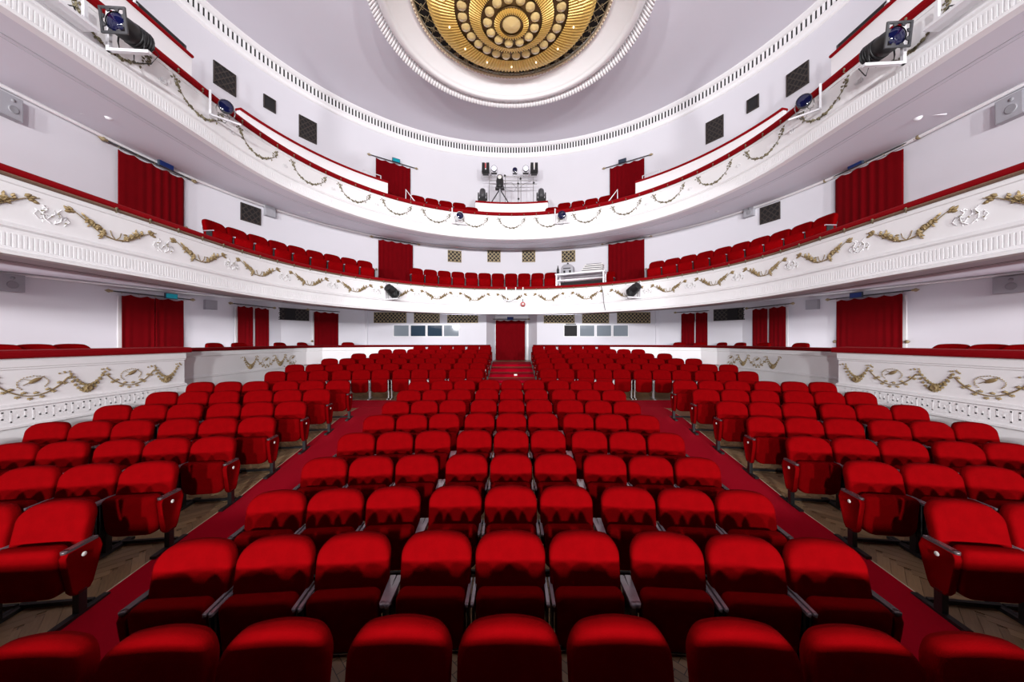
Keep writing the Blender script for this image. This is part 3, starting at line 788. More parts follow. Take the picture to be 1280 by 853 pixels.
# box seats seen over the parapets
def at_x(x, X): return F*X/abs(x-640)
BOXS = [(-1, 8.15, [-3, 44, 88], 'stage-side box'), (-1, 8.6, [267, 298], 'rear box'), (-1, 8.3, [349, 377], 'rear box'), (1, 8.15, [1192, 1240, 1287], 'stage-side box'), (1, 8.6, [1003, 957], 'rear box'), (1, 8.3, [927, 904], 'rear box')]
cnt = {}
for sg, X, xs_, nm in BOXS:
    for x in xs_:
        Y = at_x(x, X); k = (sg, nm); cnt[k] = cnt.get(k, 0)+1
        seat('plain', sg*X, Y, BOXF, -sg*R_(84), 'red seat behind the box rail, %s on the %s-sign side, %s from its start' % (nm, SIDE[sg], ORD[cnt[k]]), 'seats in the stalls boxes')
for sg, xs_ in ((-1, [435]), (1, [850, 876])):
    for q, x in enumerate(xs_):
        Y = 14.7 if q == 0 else 13.9; X = (x-640)/F*Y
        seat('plain', X, Y, BOXF+.0, -sg*R_(35), 'red seat in the corner behind the rear rail, %s-sign side, %s in line' % (SIDE[sg], ORD[q+1]), 'seats in the stalls boxes')
# lower balcony seats
def bal_seat(u, z, label, group, R=6.88):
    p, n = hs(u, R); a = rzu(max(-90, min(90, u)))
    seat('plain', p.x, p.y, z, a, label, group)
for k in range(11): bal_seat(-31.5+4.47*k, 4.17, 'red seat on lower balcony between doorway and desk, %s from the teal-sign doorway' % ORD[k+1], 'seats of the lower balcony')
for k in range(9): bal_seat(-47-4.5*k, 4.17, 'red seat along lower balcony side, teal-sign side, %s from rear doorway' % ORD[k+1], 'seats of the lower balcony')
for k in range(10): bal_seat(46.5+4.4*k, 4.17, 'red seat along lower balcony side, blue-sign side, %s from rear doorway' % ORD[k+1], 'seats of the lower balcony')
bal_seat(30.6, 4.17, 'red seat on lower balcony beyond the far end of the equipment desk', 'seats of the lower balcony', 7.55)
# upper balcony seats
for sg in (-1, 1):
    for k in range(4): bal_seat(sg*(31-4.45*k), 6.90, 'red seat on upper balcony, %s-sign side, %s from the doorway' % (SIDE[sg], ORD[k+1]), 'seats of the upper balcony')
    bal_seat(sg*14.2, 6.55, 'low red seat on upper balcony next to the rig parapet, %s-sign side' % SIDE[sg], 'seats of the upper balcony', 6.3)
    for k in range(3): bal_seat(sg*(51+4.5*k), 7.12, 'red seat behind the raised upper parapet, %s-sign side, %s from the doorway' % (SIDE[sg], ORD[k+1]), 'seats of the upper balcony', 7.1)

# ------------------------------------------------------------------ curtains on rods
def curtain(tier, xl, xr, ytop, z0, label, panels=1, gap=0.03, sign=None, group=None, knob=True):
    xc = (xl+xr)/2
    fn = {0: box_wall, 1: lambda x, y: on_hs(x, y, RW), 2: lambda x, y: on_hs(x, y, RW), 3: None}[tier]
    if tier == 3:
        Y = 16.5; pc = Vector(((xc-640)/F*Y, Y, HC+(426.5-ytop)/F*Y)); u = 0.0; w_ = (xr-xl)/F*Y
    else:
        pc, u = fn(xc, ytop); pl, _ = fn(xl, ytop); pr, _ = fn(xr, ytop); w_ = math.hypot(pl.x-pr.x, pl.y-pr.y)
    zt = pc.z; a = rzu(u); n = Vector((math.sin(R_(u)), math.cos(R_(u))))
    off = .10
    r = thing('door_curtain', label, 'curtain', (pc.x-n.x*off, pc.y-n.y*off, z0), a, group)
    H = zt-z0; pw = (w_-gap*(panels-1))/panels; rnd = random.Random(int(xl*7))
    for q in range(panels):
        x0 = -w_/2+q*(pw+gap); N = 44; vs = []; fs = []; rows = 7; nf = max(4, int(pw/.16))
        ph = rnd.uniform(0, 6)
        for j in range(rows+1):
            t = j/rows
            for i in range(N+1):
                s_ = i/N; x = x0+pw*s_
                am = .016*(0.55+.45*math.sin(3.1*s_*2+ph))*(1-.35*t)
                y = -am*math.sin(2*PI*nf*s_+ph+.5*math.sin(2*s_*PI))
                zz = H*t
                if j == rows: zz -= .045*abs(math.sin(PI*nf*s_*.5+ph))
                vs.append((x, y, zz))
        W = N+1
        fs = [(j*W+i, j*W+i+1, (j+1)*W+i+1, (j+1)*W+i) for j in range(rows) for i in range(N)]
        M0 = len(vs); vs2 = [(x, y+.012, z) for x, y, z in vs]
        fs2 = [tuple(M0+i for i in f) for f in fs]
        edge_f = [(j*W+i, (j+1)*W+i, M0+(j+1)*W+i, M0+j*W+i) for j in range(rows) for i in (0, N)]
        mb = MB(); mb.add(vs+vs2, fs+fs2+edge_f, True); part('curtain_panel', mb, 'curtain', r)
        rg = MB()
        for i in range(nf//2+1):
            x = x0+pw*i/(nf//2); rg.lathe([(.020, -.004), (.026, 0), (.020, .004), (.016, 0), (.020, -.004)], 8, (x, -.0, H+.03), (1, 0, 0))
        part('curtain_ring', rg, 'brass', r, kind='stuff')
    ext = .17 if tier != 3 else .1
    mb = MB(); mb.tube([(-w_/2-ext, 0, H+.045), (w_/2+ext, 0, H+.045)], .018, 8); rod = part('curtain_rod', mb, 'dark_grey', r)
    for s_ in (-1, 1):
        mb = MB(); mb.lathe([(.001, 0), (.018, .0), (.03, .02), (.022, .035), (.04, .06), (.045, .085), (.03, .11), (.012, .14), (.001, .16)], 10, (s_*(w_/2+ext), 0, H+.045), (s_, 0, 0)); part('finial', mb, 'brass', rod)
    if knob and tier in (0, 1) and panels == 1 and w_ > 1.0:
        for s_ in (-1, 1):
            mb = MB(); mb.lathe([(.001, 0), (.02, 0), (.02, .05), (.045, .06), (.045, .075), (.001, .085)], 10, (s_*(w_/2+.07), .09, min(.95, H*.42)), (0, -1, 0)); part('tie_back', mb, 'brass', r)
    if tier != 3:
        # plain doorway reveal behind the cloth
        mb = MB(); mb.box((0, off-.012, H/2-.05), (w_+.05, .02, H)); part('door_leaf', mb, 'fascia', r)
    if sign:
        m, sx, lab = sign
        s0 = thing('exit_sign', lab, 'sign', (pc.x-n.x*.20, pc.y-n.y*.20, zt+.02), a)
        dx_ = sx*w_; mb = MB(); mb.box((dx_, 0, .05), (.30, .05, .15)); part('housing', mb, 'dark_sign', s0)
        mb = MB(); mb.box((dx_, -.028, .05), (.27, .008, .12)); part('panel', mb, m, s0)
        mb = MB(); mb.box((dx_, .09, .05), (.03, .16, .03)); part('mount', mb, 'dark_grey', s0)
    return r
curtain(0, 152, 229, 372, BOXF, 'wide red curtain under teal lit sign beside the stage-side box', 2, .02, ('teal_sign', .22, 'lit teal exit sign above the wide stalls-level curtain'))
curtain(0, 295, 335, 384, BOXF, 'pair of narrow red curtains in rear box, teal-sign side, white gap between', 2, .07)
curtain(0, 391, 427, 390.5, BOXF, 'single red curtain in the corner of the rear box, teal-sign side')
curtain(0, 1047, 1129, 371.5, BOXF, 'wide red curtain under blue sign beside the stage-side box', 1, .0, ('blue_sign', -.12, 'blue exit sign above the wide stalls-level curtain'))
curtain(0, 942, 985, 384.5, BOXF, 'pair of dark red curtains in rear box, blue-sign side, nearer the stage', 2, .07)
curtain(0, 853, 887, 391, BOXF, 'pair of narrow red curtains in the corner of rear box, blue-sign side', 2, .05)
curtain(3, 620, 656.5, 400.5, 1.36, 'dark red curtain closing the central rear doorway', 1, 0, ('blue_sign', 0, 'small blue exit sign over the central rear doorway'))
curtain(1, 147, 229, 206, 4.17, 'wide red curtain behind lower balcony rail, teal-sign side', 1, 0, ('blue_sign', .12, 'dark blue sign above wide lower-balcony curtain, teal-sign side'))
curtain(1, 473, 516, 303, 4.17, 'red curtain of the rear doorway on lower balcony, teal-sign side')
curtain(1, 761, 806, 302.5, 4.17, 'red curtain beside the equipment desk on lower balcony')
curtain(1, 1046, 1131, 205, 4.17, 'wide red curtain behind lower balcony rail, blue-sign side', 1, 0, ('blue_sign', -.1, 'dark blue sign above wide lower-balcony curtain, blue-sign side'))
curtain(2, 470, 513, 205, 6.90, 'red curtain of upper balcony doorway under a lit teal sign', 1, 0, ('teal_sign', .05, 'lit teal exit sign above the upper balcony curtain'))
curtain(2, 763, 806, 205, 6.90, 'red curtain of upper balcony doorway under an unlit sign', 1, 0, ('dark_sign', -.1, 'unlit grey exit sign above the upper balcony curtain'))

# ------------------------------------------------------------------ wall grilles, speakers, booth windows
def wall_item(tier, x0, x1, y0, y1):
    xc, yc = (x0+x1)/2, (y0+y1)/2
    if tier == 3:
        Y = 15.8; return Vector(((xc-640)/F*Y, Y, HC+(426.5-yc)/F*Y)), 0.0, (x1-x0)/F*Y, (y1-y0)/F*Y
    fn = box_wall if tier == 0 else (lambda x, y: on_hs(x, y, RW))
    p, u = fn(xc, yc); a, _ = fn(x0, yc); b, _ = fn(x1, yc)
    return p, u, math.hypot(a.x-b.x, a.y-b.y), (y1-y0)/F*p.y
def grille(tier, x0, x1, y0, y1, label, m='brass', group=None, hatch=True, centre=False):
    p, u, w_, h_ = wall_item(tier, x0, x1, y0, y1); n = Vector((math.sin(R_(u)), math.cos(R_(u))))
    if tier in (0, 1, 2): h_ *= .82 if abs(u) > 60 else 1.0
    r = thing('wall_grille', label, 'grille', (p.x-n.x*.02, p.y-n.y*.02, p.z), rzu(u), group)
    mb = MB(); mb.box((0, .008, 0), (w_, .016, h_)); part('backing', mb, 'dark', r)
    t = .022; mb = MB(); mb.box((0, -.01, h_/2-t/2), (w_, .02, t)); mb.box((0, -.01, -h_/2+t/2), (w_, .02, t)); mb.box((-w_/2+t/2, -.01, 0), (t, .02, h_)); mb.box((w_/2-t/2, -.01, 0), (t, .02, h_)); part('frame', mb, m, r)
    if hatch:
        mb = MB(); st = max(.17, w_/9); hw, hh = w_/2-t, h_/2-t
        c = -hw-hh
        while c < hw+hh:
            for s_ in (-1, 1):
                # strip x = c + s*z clipped to the frame
                za, zb = -hh, hh
                xa, xb = (c+s_*za), (c+s_*zb)
                def clip(xa, za, xb, zb):
                    d = xb-xa
                    t0, t1 = 0.0, 1.0
                    for lim, sg2 in ((-hw, 1), (hw, -1)):
                        fa = sg2*(xa-lim); fb = sg2*(xb-lim)
                        if fa < 0 and fb < 0: return None
                        if fa < 0: t0 = max(t0, fa/(fa-fb))
                        if fb < 0: t1 = min(t1, fa/(fa-fb))
                    if t1-t0 < .02: return None
                    return xa+d*t0, za+(zb-za)*t0, xa+d*t1, za+(zb-za)*t1
                q = clip(xa, za, xb, zb)
                if q:
                    L = math.hypot(q[2]-q[0], q[3]-q[1]); mb.box(((q[0]+q[2])/2, -.008-.004*s_, (q[1]+q[3])/2), (L, .008, .028), 0, 0, -math.atan2(q[3]-q[1], q[2]-q[0]))
            c += st
        part('lattice', mb, m, r, kind='stuff')
    if centre:
        mb = MB(); mb.box((0, -.02, 0), (w_*.26, .03, h_*.92)); part('screen', mb, 'dark', r)
    return r
for i, (a, b) in enumerate([(468, 508.5), (518, 550), (559.5, 598)]): grille(3, a, b, 390.5, 404, 'gold lattice wall grille above the booth windows, %s from doorway, teal-sign side' % ORD[3-i], 'brass', 'rear lattice grilles')
for i, (a, b) in enumerate([(680, 718.5), (728, 761.5), (771.5, 813)]): grille(3, a, b, 390.5, 404.5, 'gold lattice wall grille above the booth windows, %s from doorway, blue-sign side' % ORD[i+1], 'brass', 'rear lattice grilles')
for i, (a, b) in enumerate([(560, 577), (609.5, 626), (653, 669.5), (702.5, 719.5)]): grille(1, a, b, 313.5, 328, 'small square lattice grille above the lower balcony seats, %s from teal-sign doorway' % ORD[i+1], 'brass', 'small balcony grilles')
grille(1, 301, 326, 255, 281, 'dark grille on the side wall of lower balcony, teal-sign side', 'iron', 'side grilles')
grille(1, 951, 976, 254, 280, 'dark grille on the side wall of lower balcony, blue-sign side', 'iron', 'side grilles')
for sg, nm in ((-1, 'teal'), (1, 'blue')):
    f = (lambda x: x) if sg < 0 else (lambda x: 1279-x)
    def G(a, b, c, d, lab, **k):
        x0, x1 = sorted((f(a), f(b))); return grille(2, x0, x1, c, d, lab, 'iron', 'upper wall grilles', **k)
    G(267, 295, 82, 116, 'large dark grille high on the upper wall, %s-sign side' % nm)
    G(329.5, 344.5, 120, 140, 'small plain black vent high on the upper wall, %s-sign side' % nm, hatch=False)
    G(374, 396, 149, 176, 'medium dark grille on the upper wall near the doorway, %s-sign side' % nm)
    x0, x1 = sorted((f(338.5), f(386)))
    grille(0, x0, x1, 385.5, 400.5, 'wide dark lattice grille with a black square in it, %s-sign side box wall' % nm, 'iron', 'box wall grilles', centre=True)
def speaker(tier, x0, x1, y0, y1, label, cone=True):
    p, u, w_, h_ = wall_item(tier, x0, x1, y0, y1); n = Vector((math.sin(R_(u)), math.cos(R_(u))))
    if abs(u) > 60: h_ *= .8; w_ *= .9
    r = thing('wall_speaker', label, 'speaker', (p.x-n.x*.06, p.y-n.y*.06, p.z), rzu(u), 'grey wall speakers')
    mb = MB(); mb.box((0, .0, 0), (w_, .12, h_)); part('cabinet', mb, 'grey_plastic', r)
    mb = MB(); mb.box((0, -.062, 0), (w_*.92, .006, h_*.92)); f_ = part('front_cloth', mb, 'grey_plastic', r)
    if cone:
        mb = MB(); rr = min(w_, h_)*.22; mb.lathe([(rr, 0), (rr, .012), (rr*.85, .014), (rr*.3, .002), (.001, .006)], 20, (w_*.08, -.064, -h_*.12), (0, -1, 0)); part('cone', mb, 'cone', r)
        mb = MB(); rr *= .45; mb.lathe([(rr, 0), (rr, .008), (.001, .008)], 14, (w_*.08, -.064, h_*.28), (0, -1, 0)); part('tweeter', mb, 'cone', r)
speaker(0, -14, 29, 340, 367, 'large grey wall speaker at stalls level near stage, teal-sign side')
speaker(0, 254, 270, 374, 389, 'small square grey speaker on box wall, teal-sign side', False)
speaker(0, 1244, 1290, 343, 369, 'large grey wall speaker at stalls level near stage, blue-sign side')
speaker(0, 1009.5, 1026, 373.5, 388.5, 'small square grey speaker on box wall, blue-sign side', False)
speaker(1, -12, 23, 115, 150, 'large grey speaker under the upper balcony near stage, teal-sign side')
speaker(1, 1251, 1292, 116, 152, 'large grey speaker under the upper balcony near stage, blue-sign side')
speaker(1, 329, 343, 257, 273, 'small grey speaker beside the lower balcony grille, teal-sign side', False)
speaker(1, 932, 945.5, 258, 273, 'small grey speaker beside the lower balcony grille, blue-sign side')
# projection booth windows
wins = [(493, 511.6, 'glass_pale'), (514, 532.5, 'glass'), (535, 553.3, 'glass'), (555.5, 574, 'glass_pale'), (705.5, 721.5, 'dark'), (725, 743, 'glass_pale'), (746, 764, 'glass_pale'), (766.6, 785, 'glass_pale')]
for i, (a, b, m) in enumerate(wins):
    p, u, w_, h_ = wall_item(3, a, b, 407, 420.5)
    r = thing('window_%d' % (i+1), 'small booth window with white frame in the rear wall', 'window', (p.x, p.y-.02, p.z), 0, 'booth windows', 'structure'); del r['category']
    t = .03; mb = MB()
    mb.box((0, -.01, h_/2+t/2), (w_+2*t, .05, t)); mb.box((0, -.01, -h_/2-t/2), (w_+2*t, .05, t)); mb.box((-w_/2-t/2, -.01, 0), (t, .05, h_)); mb.box((w_/2+t/2, -.01, 0), (t, .05, h_)); part('window_frame', mb, 'fascia', r)
    mb = MB(); mb.box((0, .008, 0), (w_, .012, h_)); part('pane', mb, m, r)
    if m == 'dark': mb = MB(); mb.box((0, -.03, h_/2+.05), (w_*.8, .05, .05)); part('blind_box', mb, 'dark_grey', r)

# ------------------------------------------------------------------ chandelier and its plaster rosette
KY = 8.34
ros = thing('ceiling_rosette', 'large round white plaster rosette with scalloped rim around the gold chandelier', 'rosette', (0, KY, 0), kind='structure')
def annulus(mb, prof, n=128, rad=None):
    vs = []
    for r, z in prof:
        for k in range(n):
            t = 2*PI*k/n; rr = r if rad is None else rad(r, z, t); vs.append((rr*math.cos(t), rr*math.sin(t), z))
    fs = [(i*n+k, i*n+(k+1) % n, (i+1)*n+(k+1) % n, (i+1)*n+k) for i in range(len(prof)-1) for k in range(n)]
    mb.add(vs, fs, True); return mb
mb = MB(); annulus(mb, [(3.30, ZC), (3.34, 10.62), (3.26, 10.50), (3.20, 10.40), (3.16, 10.33), (3.05, 10.31), (2.98, 10.33), (2.98, 10.36), (2.93, 10.37), (2.90, 10.41), (2.75, 10.52), (2.60, 10.62), (2.52, 10.66), (2.50, 10.64), (2.46, 10.64), (2.44, 10.68), (2.40, ZC-.02)])
part('cove', mb, 'fascia', ros)
# scalloped acanthus rim: a ring of small leaf bosses
lb = MB(); lb.puff([(.062*math.cos(t), .13*math.sin(t)) for t in [2*PI*i/10 for i in range(10)]], [(1.15, 1.1, .03), (1.15, 1.1, 0), (.8, .8, -.022), (.3, .4, -.03)]); lm = lb.mesh('rim_leaf'); lm.materials.append(M['fascia'])
for k in range(220):
    t = 2*PI*k/220; o = link('rim_leaf', lm, None, ros, (3.33*math.cos(t), 3.33*math.sin(t), 10.40), (R_(-38), 0, t+PI/2))
mb = MB(); annulus(mb, [(2.49, 10.635), (2.47, 10.60), (2.43, 10.60), (2.41, 10.63)], 128, lambda r, z, t: r); 
for k in range(150):
    t = 2*PI*k/150; mb.lathe([(.001, -.03), (.022, -.015), (.022, .01)], 6, (2.45*math.cos(t), 2.45*math.sin(t), 10.595))
part('bead_ring', mb, 'bead', ros, kind='stuff')
ch = thing('chandelier', 'round gold crystal chandelier with rings of glowing discs', 'chandelier', (0, KY, 0))
mb = MB(); annulus(mb, [(2.42, 10.72), (2.02, 10.72)]); part('backplate', mb, 'dark', ch)
# bronze lattice ring
mb = MB(); n = 44
for k in range(n):
    t0 = 2*PI*k/n; t1 = 2*PI*(k+1)/n; tm = (t0+t1)/2
    P = lambda r, t, z: (r*math.cos(t), r*math.sin(t), z)
    mb.tube([P(2.40, t0, 10.62), P(2.08, t1, 10.58)], .010, 4); mb.tube([P(2.40, t1, 10.62), P(2.08, t0, 10.58)], .010, 4)
    mb.tube([P(2.40, t0, 10.62), P(2.40, t1, 10.62)], .012, 4); mb.tube([P(2.24, tm-.035, 10.60), P(2.30, tm, 10.6), P(2.24, tm+.035, 10.60), P(2.18, tm, 10.6), P(2.24, tm-.035, 10.60)], .008, 4)
part('lattice_ring', mb, 'brass', ch, kind='stuff')
# bowl of crystal strands: strands run radially, one ridge each
def strand_rad(nst, amp):
    return lambda r, z, t: r*(1+amp*math.sin(t*nst))
def bowl(name, prof, nst, m):
    mb = MB(); n = nst*4; vs = []
    for r, z in prof:
        for k in range(n):
            t = 2*PI*k/n; zz = z-(.035 if k % 4 in (1, 2) else 0.0); vs.append((r*math.cos(t), r*math.sin(t), zz))
    fs = [(i*n+k, i*n+(k+1) % n, (i+1)*n+(k+1) % n, (i+1)*n+k) for i in range(len(prof)-1) for k in range(n)]
    mb.add(vs, fs, False); return part(name, mb, m, ch, kind='stuff')
bowl('outer_strands', [(2.06, 10.60), (2.05, 10.50), (1.95, 10.42), (1.75, 10.35), (1.55, 10.31), (1.38, 10.285)], 130, 'chgold')
bowl('middle_strands', [(1.03, 10.215), (.92, 10.16), (.82, 10.12), (.75, 10.095)], 90, 'chgold')
bowl('inner_strands', [(.42, 10.03), (.36, 10.01), (.29, 10.0)], 40, 'chgold')
mb = MB(); annulus(mb, [(1.40, 10.30), (1.02, 10.235)], 96); annulus(mb, [(.76, 10.115), (.41, 10.05)], 64); annulus(mb, [(.30, 10.02), (.001, 10.02)], 32)
part('bronze_plate', mb, 'chdark', ch)
mb = MB()
for r, z in ((1.39, 10.28), (1.03, 10.215), (.76, 10.09), (.42, 10.03), (.29, 9.995)):
    n = 72; mb.tube([(r*math.cos(2*PI*k/n), r*math.sin(2*PI*k/n), z) for k in range(n+1)], .014, 6, False)
part('band', mb, 'chdark', ch)
def disc_mesh(r):
    mb = MB(); prof = [(r, .02), (r, 0.0), (r*.92, -.022), (r*.55, -.040), (r*.18, -.055), (.001, -.06)]
    mb.lathe(prof, 24, smooth=False); me = mb.mesh('crystal_disc'); me.materials.append(M['chdisc']); return me
d1, d2, d3 = disc_mesh(.118), disc_mesh(.112), disc_mesh(.225)
for k in range(27):
    t = 2*PI*(k+.3)/27; link('crystal_disc', d1, None, ch, (1.205*math.cos(t), 1.205*math.sin(t), 10.245), (0, 0, t))
for k in range(13):
    t = 2*PI*(k+.5)/13; link('crystal_disc', d2, None, ch, (.585*math.cos(t), .585*math.sin(t), 10.055), (0, 0, t))
link('crystal_disc', d3, None, ch, (0, 0, 10.005))
bm_ = MB().lathe([(.001, -.03), (.02, -.02), (.028, 0), (.02, .02), (.001, .03)], 10).mesh('bulb'); bm_.materials.append(M['chbulb'])
for k in range(14):
    t = 2*PI*(k+.5)/14; link('bulb', bm_, None, ch, (1.62*math.cos(t), 1.62*math.sin(t), 10.275))
pl = bpy.data.lights.new('chandelier_lamp', 'POINT'); pl.energy = 30; pl.color = (1.0, 0.86, 0.62); pl.shadow_soft_size = 0.9
po = bpy.data.objects.new('chandelier_lamp', pl); COL.objects.link(po); po.location = (0, KY, 8.9)

# ------------------------------------------------------------------ stage lights on the balconies
def aim_rot(a, pitch): return (pitch, 0, a)
def fresnel(label, loc, rz, sc=1.0, lens='lens_blue', frame=True, pitch=-.15, bracket=True, mirror=1, group=None):
    """theatre spotlight: ribbed body, filter frame, lens, yoke, white wall bracket; looks along local -Y"""
    r = thing('stage_light', label, 'stage light', loc, rz, group); m = Matrix.Rotation(pitch, 3, 'X')
    def tf(mb): mb.v = [tuple((m @ Vector(v))*sc) for v in mb.v]; return mb
    mb = MB(); mb.lathe([(.001, .30), (.10, .30), (.135, .24), (.14, .10), (.15, .02), (.15, -.06), (.13, -.10), (.13, -.16)], 16, (0, 0, 0), (0, 1, 0))
    for k in range(5): mb.lathe([(.14, .06+.04*k), (.158, .065+.04*k), (.158, .075+.04*k), (.14, .08+.04*k)], 16, (0, 0, 0), (0, 1, 0))
    part('body', tf(mb), 'black', r)
    mb = MB(); mb.lathe([(.12, .0), (.10, .02), (.06, .035), (.001, .04)], 18, (0, -.15, 0), (0, -1, 0)); part('lens', tf(mb), lens, r)
    if frame:
        mb = MB(); t = .03; s = .17
        for q in (-1, 1): mb.box((q*(s-t/2), -.18, 0), (t, .02, 2*s)); mb.box((0, -.18, q*(s-t/2)), (2*s-2*t, .02, t))
        for ang in range(8):
            aa = PI/8+ang*PI/4; mb.box((.148*math.cos(aa), -.178, .148*math.sin(aa)), (.05, .015, .05), 0, 0, -aa)
        part('filter_frame', tf(mb), 'dark_grey', r)
    mb = MB(); mb.tube([(-.17, .06, 0), (-.18, .06, -.12), (-.16, .06, -.25), (.16, .06, -.25), (.18, .06, -.12), (.17, .06, 0)], .010, 6); mb.v = [(x*sc, y*sc, z*sc) for x, y, z in mb.v]; part('yoke', mb, 'black', r)
    mb = MB(); mb.tube([(.05, .28, .05), (.1, .36, -.05), (.02, .32, -.22), (-.1, .2, -.3), (-.15, .25, -.15)], .007, 6); mb.v = [(x*sc, y*sc, z*sc) for x, y, z in mb.v]; part('cable', mb, 'black', r)
    if bracket:
        mb = MB(); q = mirror
        mb.box((q*.26*sc, .02, -.02), (.045, .045, .56*sc)); mb.box((0, .02, -.28*sc), (.56*sc, .05, .04)); mb.box((q*.26*sc, .13, .24*sc), (.045, .26, .04))
        part('bracket', mb, 'white_metal', r)
    return r
def rail_pt(x, y, R): return on_hs(x, y, R)
p, u = rail_pt(160, 38, RB-.40); fresnel('large black spotlight with square filter frame on upper rail, teal-sign side', p, R_(4), 1.0, mirror=-1, pitch=.12)
p, u = rail_pt(1108, 55, RB-.40); fresnel('large black spotlight with square filter frame on upper rail, blue-sign side', p, R_(-4), 1.0, mirror=1, pitch=.12)
def par(label, loc, rz, sc=1.0, lens='lens_blue', body='dark_grey', bracket=None, pitch=0.1, group=None, foot=False):
    """round LED lamp with cooling ring, lens face and yoke"""
    r = thing('led_lamp', label, 'stage light', loc, rz, group); m = Matrix.Rotation(pitch, 3, 'X')
    def tf(mb): mb.v = [tuple((m @ Vector(v))*sc) for v in mb.v]; return mb
    mb = MB(); mb.lathe([(.001, .16), (.07, .16), (.10, .10), (.125, .02), (.13, -.05), (.115, -.055)], 18, (0, 0, 0), (0, 1, 0)); part('housing', tf(mb), body, r)
    mb = MB(); mb.lathe([(.115, 0), (.10, .006), (.001, .012)], 18, (0, -.045, 0), (0, -1, 0)); part('lens', tf(mb), lens, r)
    mb = MB(); mb.tube([(-.14, .02, 0), (-.15, .02, -.08), (-.13, .02, -.17), (.13, .02, -.17), (.15, .02, -.08), (.14, .02, 0)], .010, 6); mb.v = [(x*sc, y*sc, z*sc) for x, y, z in mb.v]; part('yoke', mb, 'steel', r)
    mb = MB(); mb.tube([(0, .15, 0), (.08, .22, -.1), (.0, .16, -.26), (-.12, .05, -.28), (-.1, .1, -.1)], .006, 5); mb.v = [(x*sc, y*sc, z*sc) for x, y, z in mb.v]; part('cable', mb, 'black', r)
    if bracket:
        q = bracket; mb = MB(); mb.box((q*.24*sc, .04, 0.0), (.035, .035, .50*sc)); mb.box((0, .04, -.24*sc), (.50*sc, .035, .03)); mb.box((q*.24*sc, .14, .24*sc), (.035, .22, .03)); part('bracket', mb, 'white_metal', r)
    if foot:
        mb = MB(); mb.box((0, .02, -.19*sc), (.24*sc, .10*sc, .03)); part('clamp', mb, 'black', r)
    return r
p, u = rail_pt(283, 134, RB-.28); par('round lamp with blue lens on upper rail, teal-sign side', p, rzu(-45), .95, bracket=-1)
p, u = rail_pt(1006, 127, RB-.28); par('round lamp with blue lens on upper rail, blue-sign side', p, rzu(45), .95, bracket=1)
p, u = rail_pt(575, 270, RB-.2); par('small lamp hung below upper rail near the rig, teal-sign side', p, rzu(u), 1.1, bracket=-1, body='white_metal')
p, u = rail_pt(703, 269, RB-.2); par('small blue lamp hung below upper rail near the rig, blue-sign side', p, rzu(u), 1.1, bracket=-1, body='lens_blue')
p, u = rail_pt(489, 363, RB-.3); fresnel('black cylinder spotlight hung on lower rail, teal-sign side', p, rzu(25), 1.0, 'dark', False, -.5, True, -1)
p, u = rail_pt(794, 361, RB-.3); fresnel('black cylinder spotlight hung on lower rail, blue-sign side', p, rzu(-25), 1.0, 'dark', False, -.5, True, 1)
# empty white lamp bracket at the middle of the lower rail
p, u = rail_pt(640, 372, RB-.15); r = thing('lamp_bracket', 'white three-post bracket at the middle of the lower rail', 'bracket', p, 0)
for x in (-.20, .15, .42): part('post', MB().box((x, .08, .14), (.035, .035, .50)), 'white_metal', r)
mb = MB(); mb.box((-.02, .04, -.12), (.62, .05, .05)); part('crossbar', mb, 'white_metal', r)
mb = MB(); mb.tube([(-.34, .10, .12), (-.3, .02, -.08), (-.1, .0, -.16), (.15, .02, -.06), (.3, .06, .1)], .008, 6); part('cable', mb, 'dark_grey', r)
p, u = rail_pt(654, 380.5, RB-.2); r = thing('beacon_lamp', 'small round red and white beacon lamp under the lower rail', 'lamp', p, 0)
mb = MB(); mb.lathe([(.001, -.09), (.06, -.08), (.09, -.02), (.09, .03), (.05, .08), (.001, .09)], 14); part('globe', mb, 'red_white', r)
mb = MB(); mb.lathe([(.045, 0), (.035, .01), (.001, .014)], 12, (0, -.085, 0), (0, -1, 0)); part('lens', mb, 'badge', r); mb = MB(); mb.tube([(0, 0, .08), (0, .05, .2)], .012, 6); part('stem', mb, 'dark_grey', r)
# brackets cut by the top of the view
for sg in (-1, 1):
    p, u = rail_pt(640+sg*560, 8, RB-.25); r = thing('lamp_bracket', 'white lamp tray on upper rail close to stage, %s-sign side' % SIDE[sg], 'bracket', p, -sg*PI/2)
    mb = MB(); mb.box((0, .05, 0), (.66, .22, .04)); part('tray', mb, 'white_metal', r)
    for q in (-.28, .28): part('post', MB().box((q, .08, .17), (.04, .04, .34)), 'white_metal', r)
    mb = MB(); mb.tube([(-.2, .03, .03), (-.1, .0, .1), (0, .05, .04), (.12, .02, .12), (.2, .06, .03)], .010, 6); part('cable', mb, 'black', r)

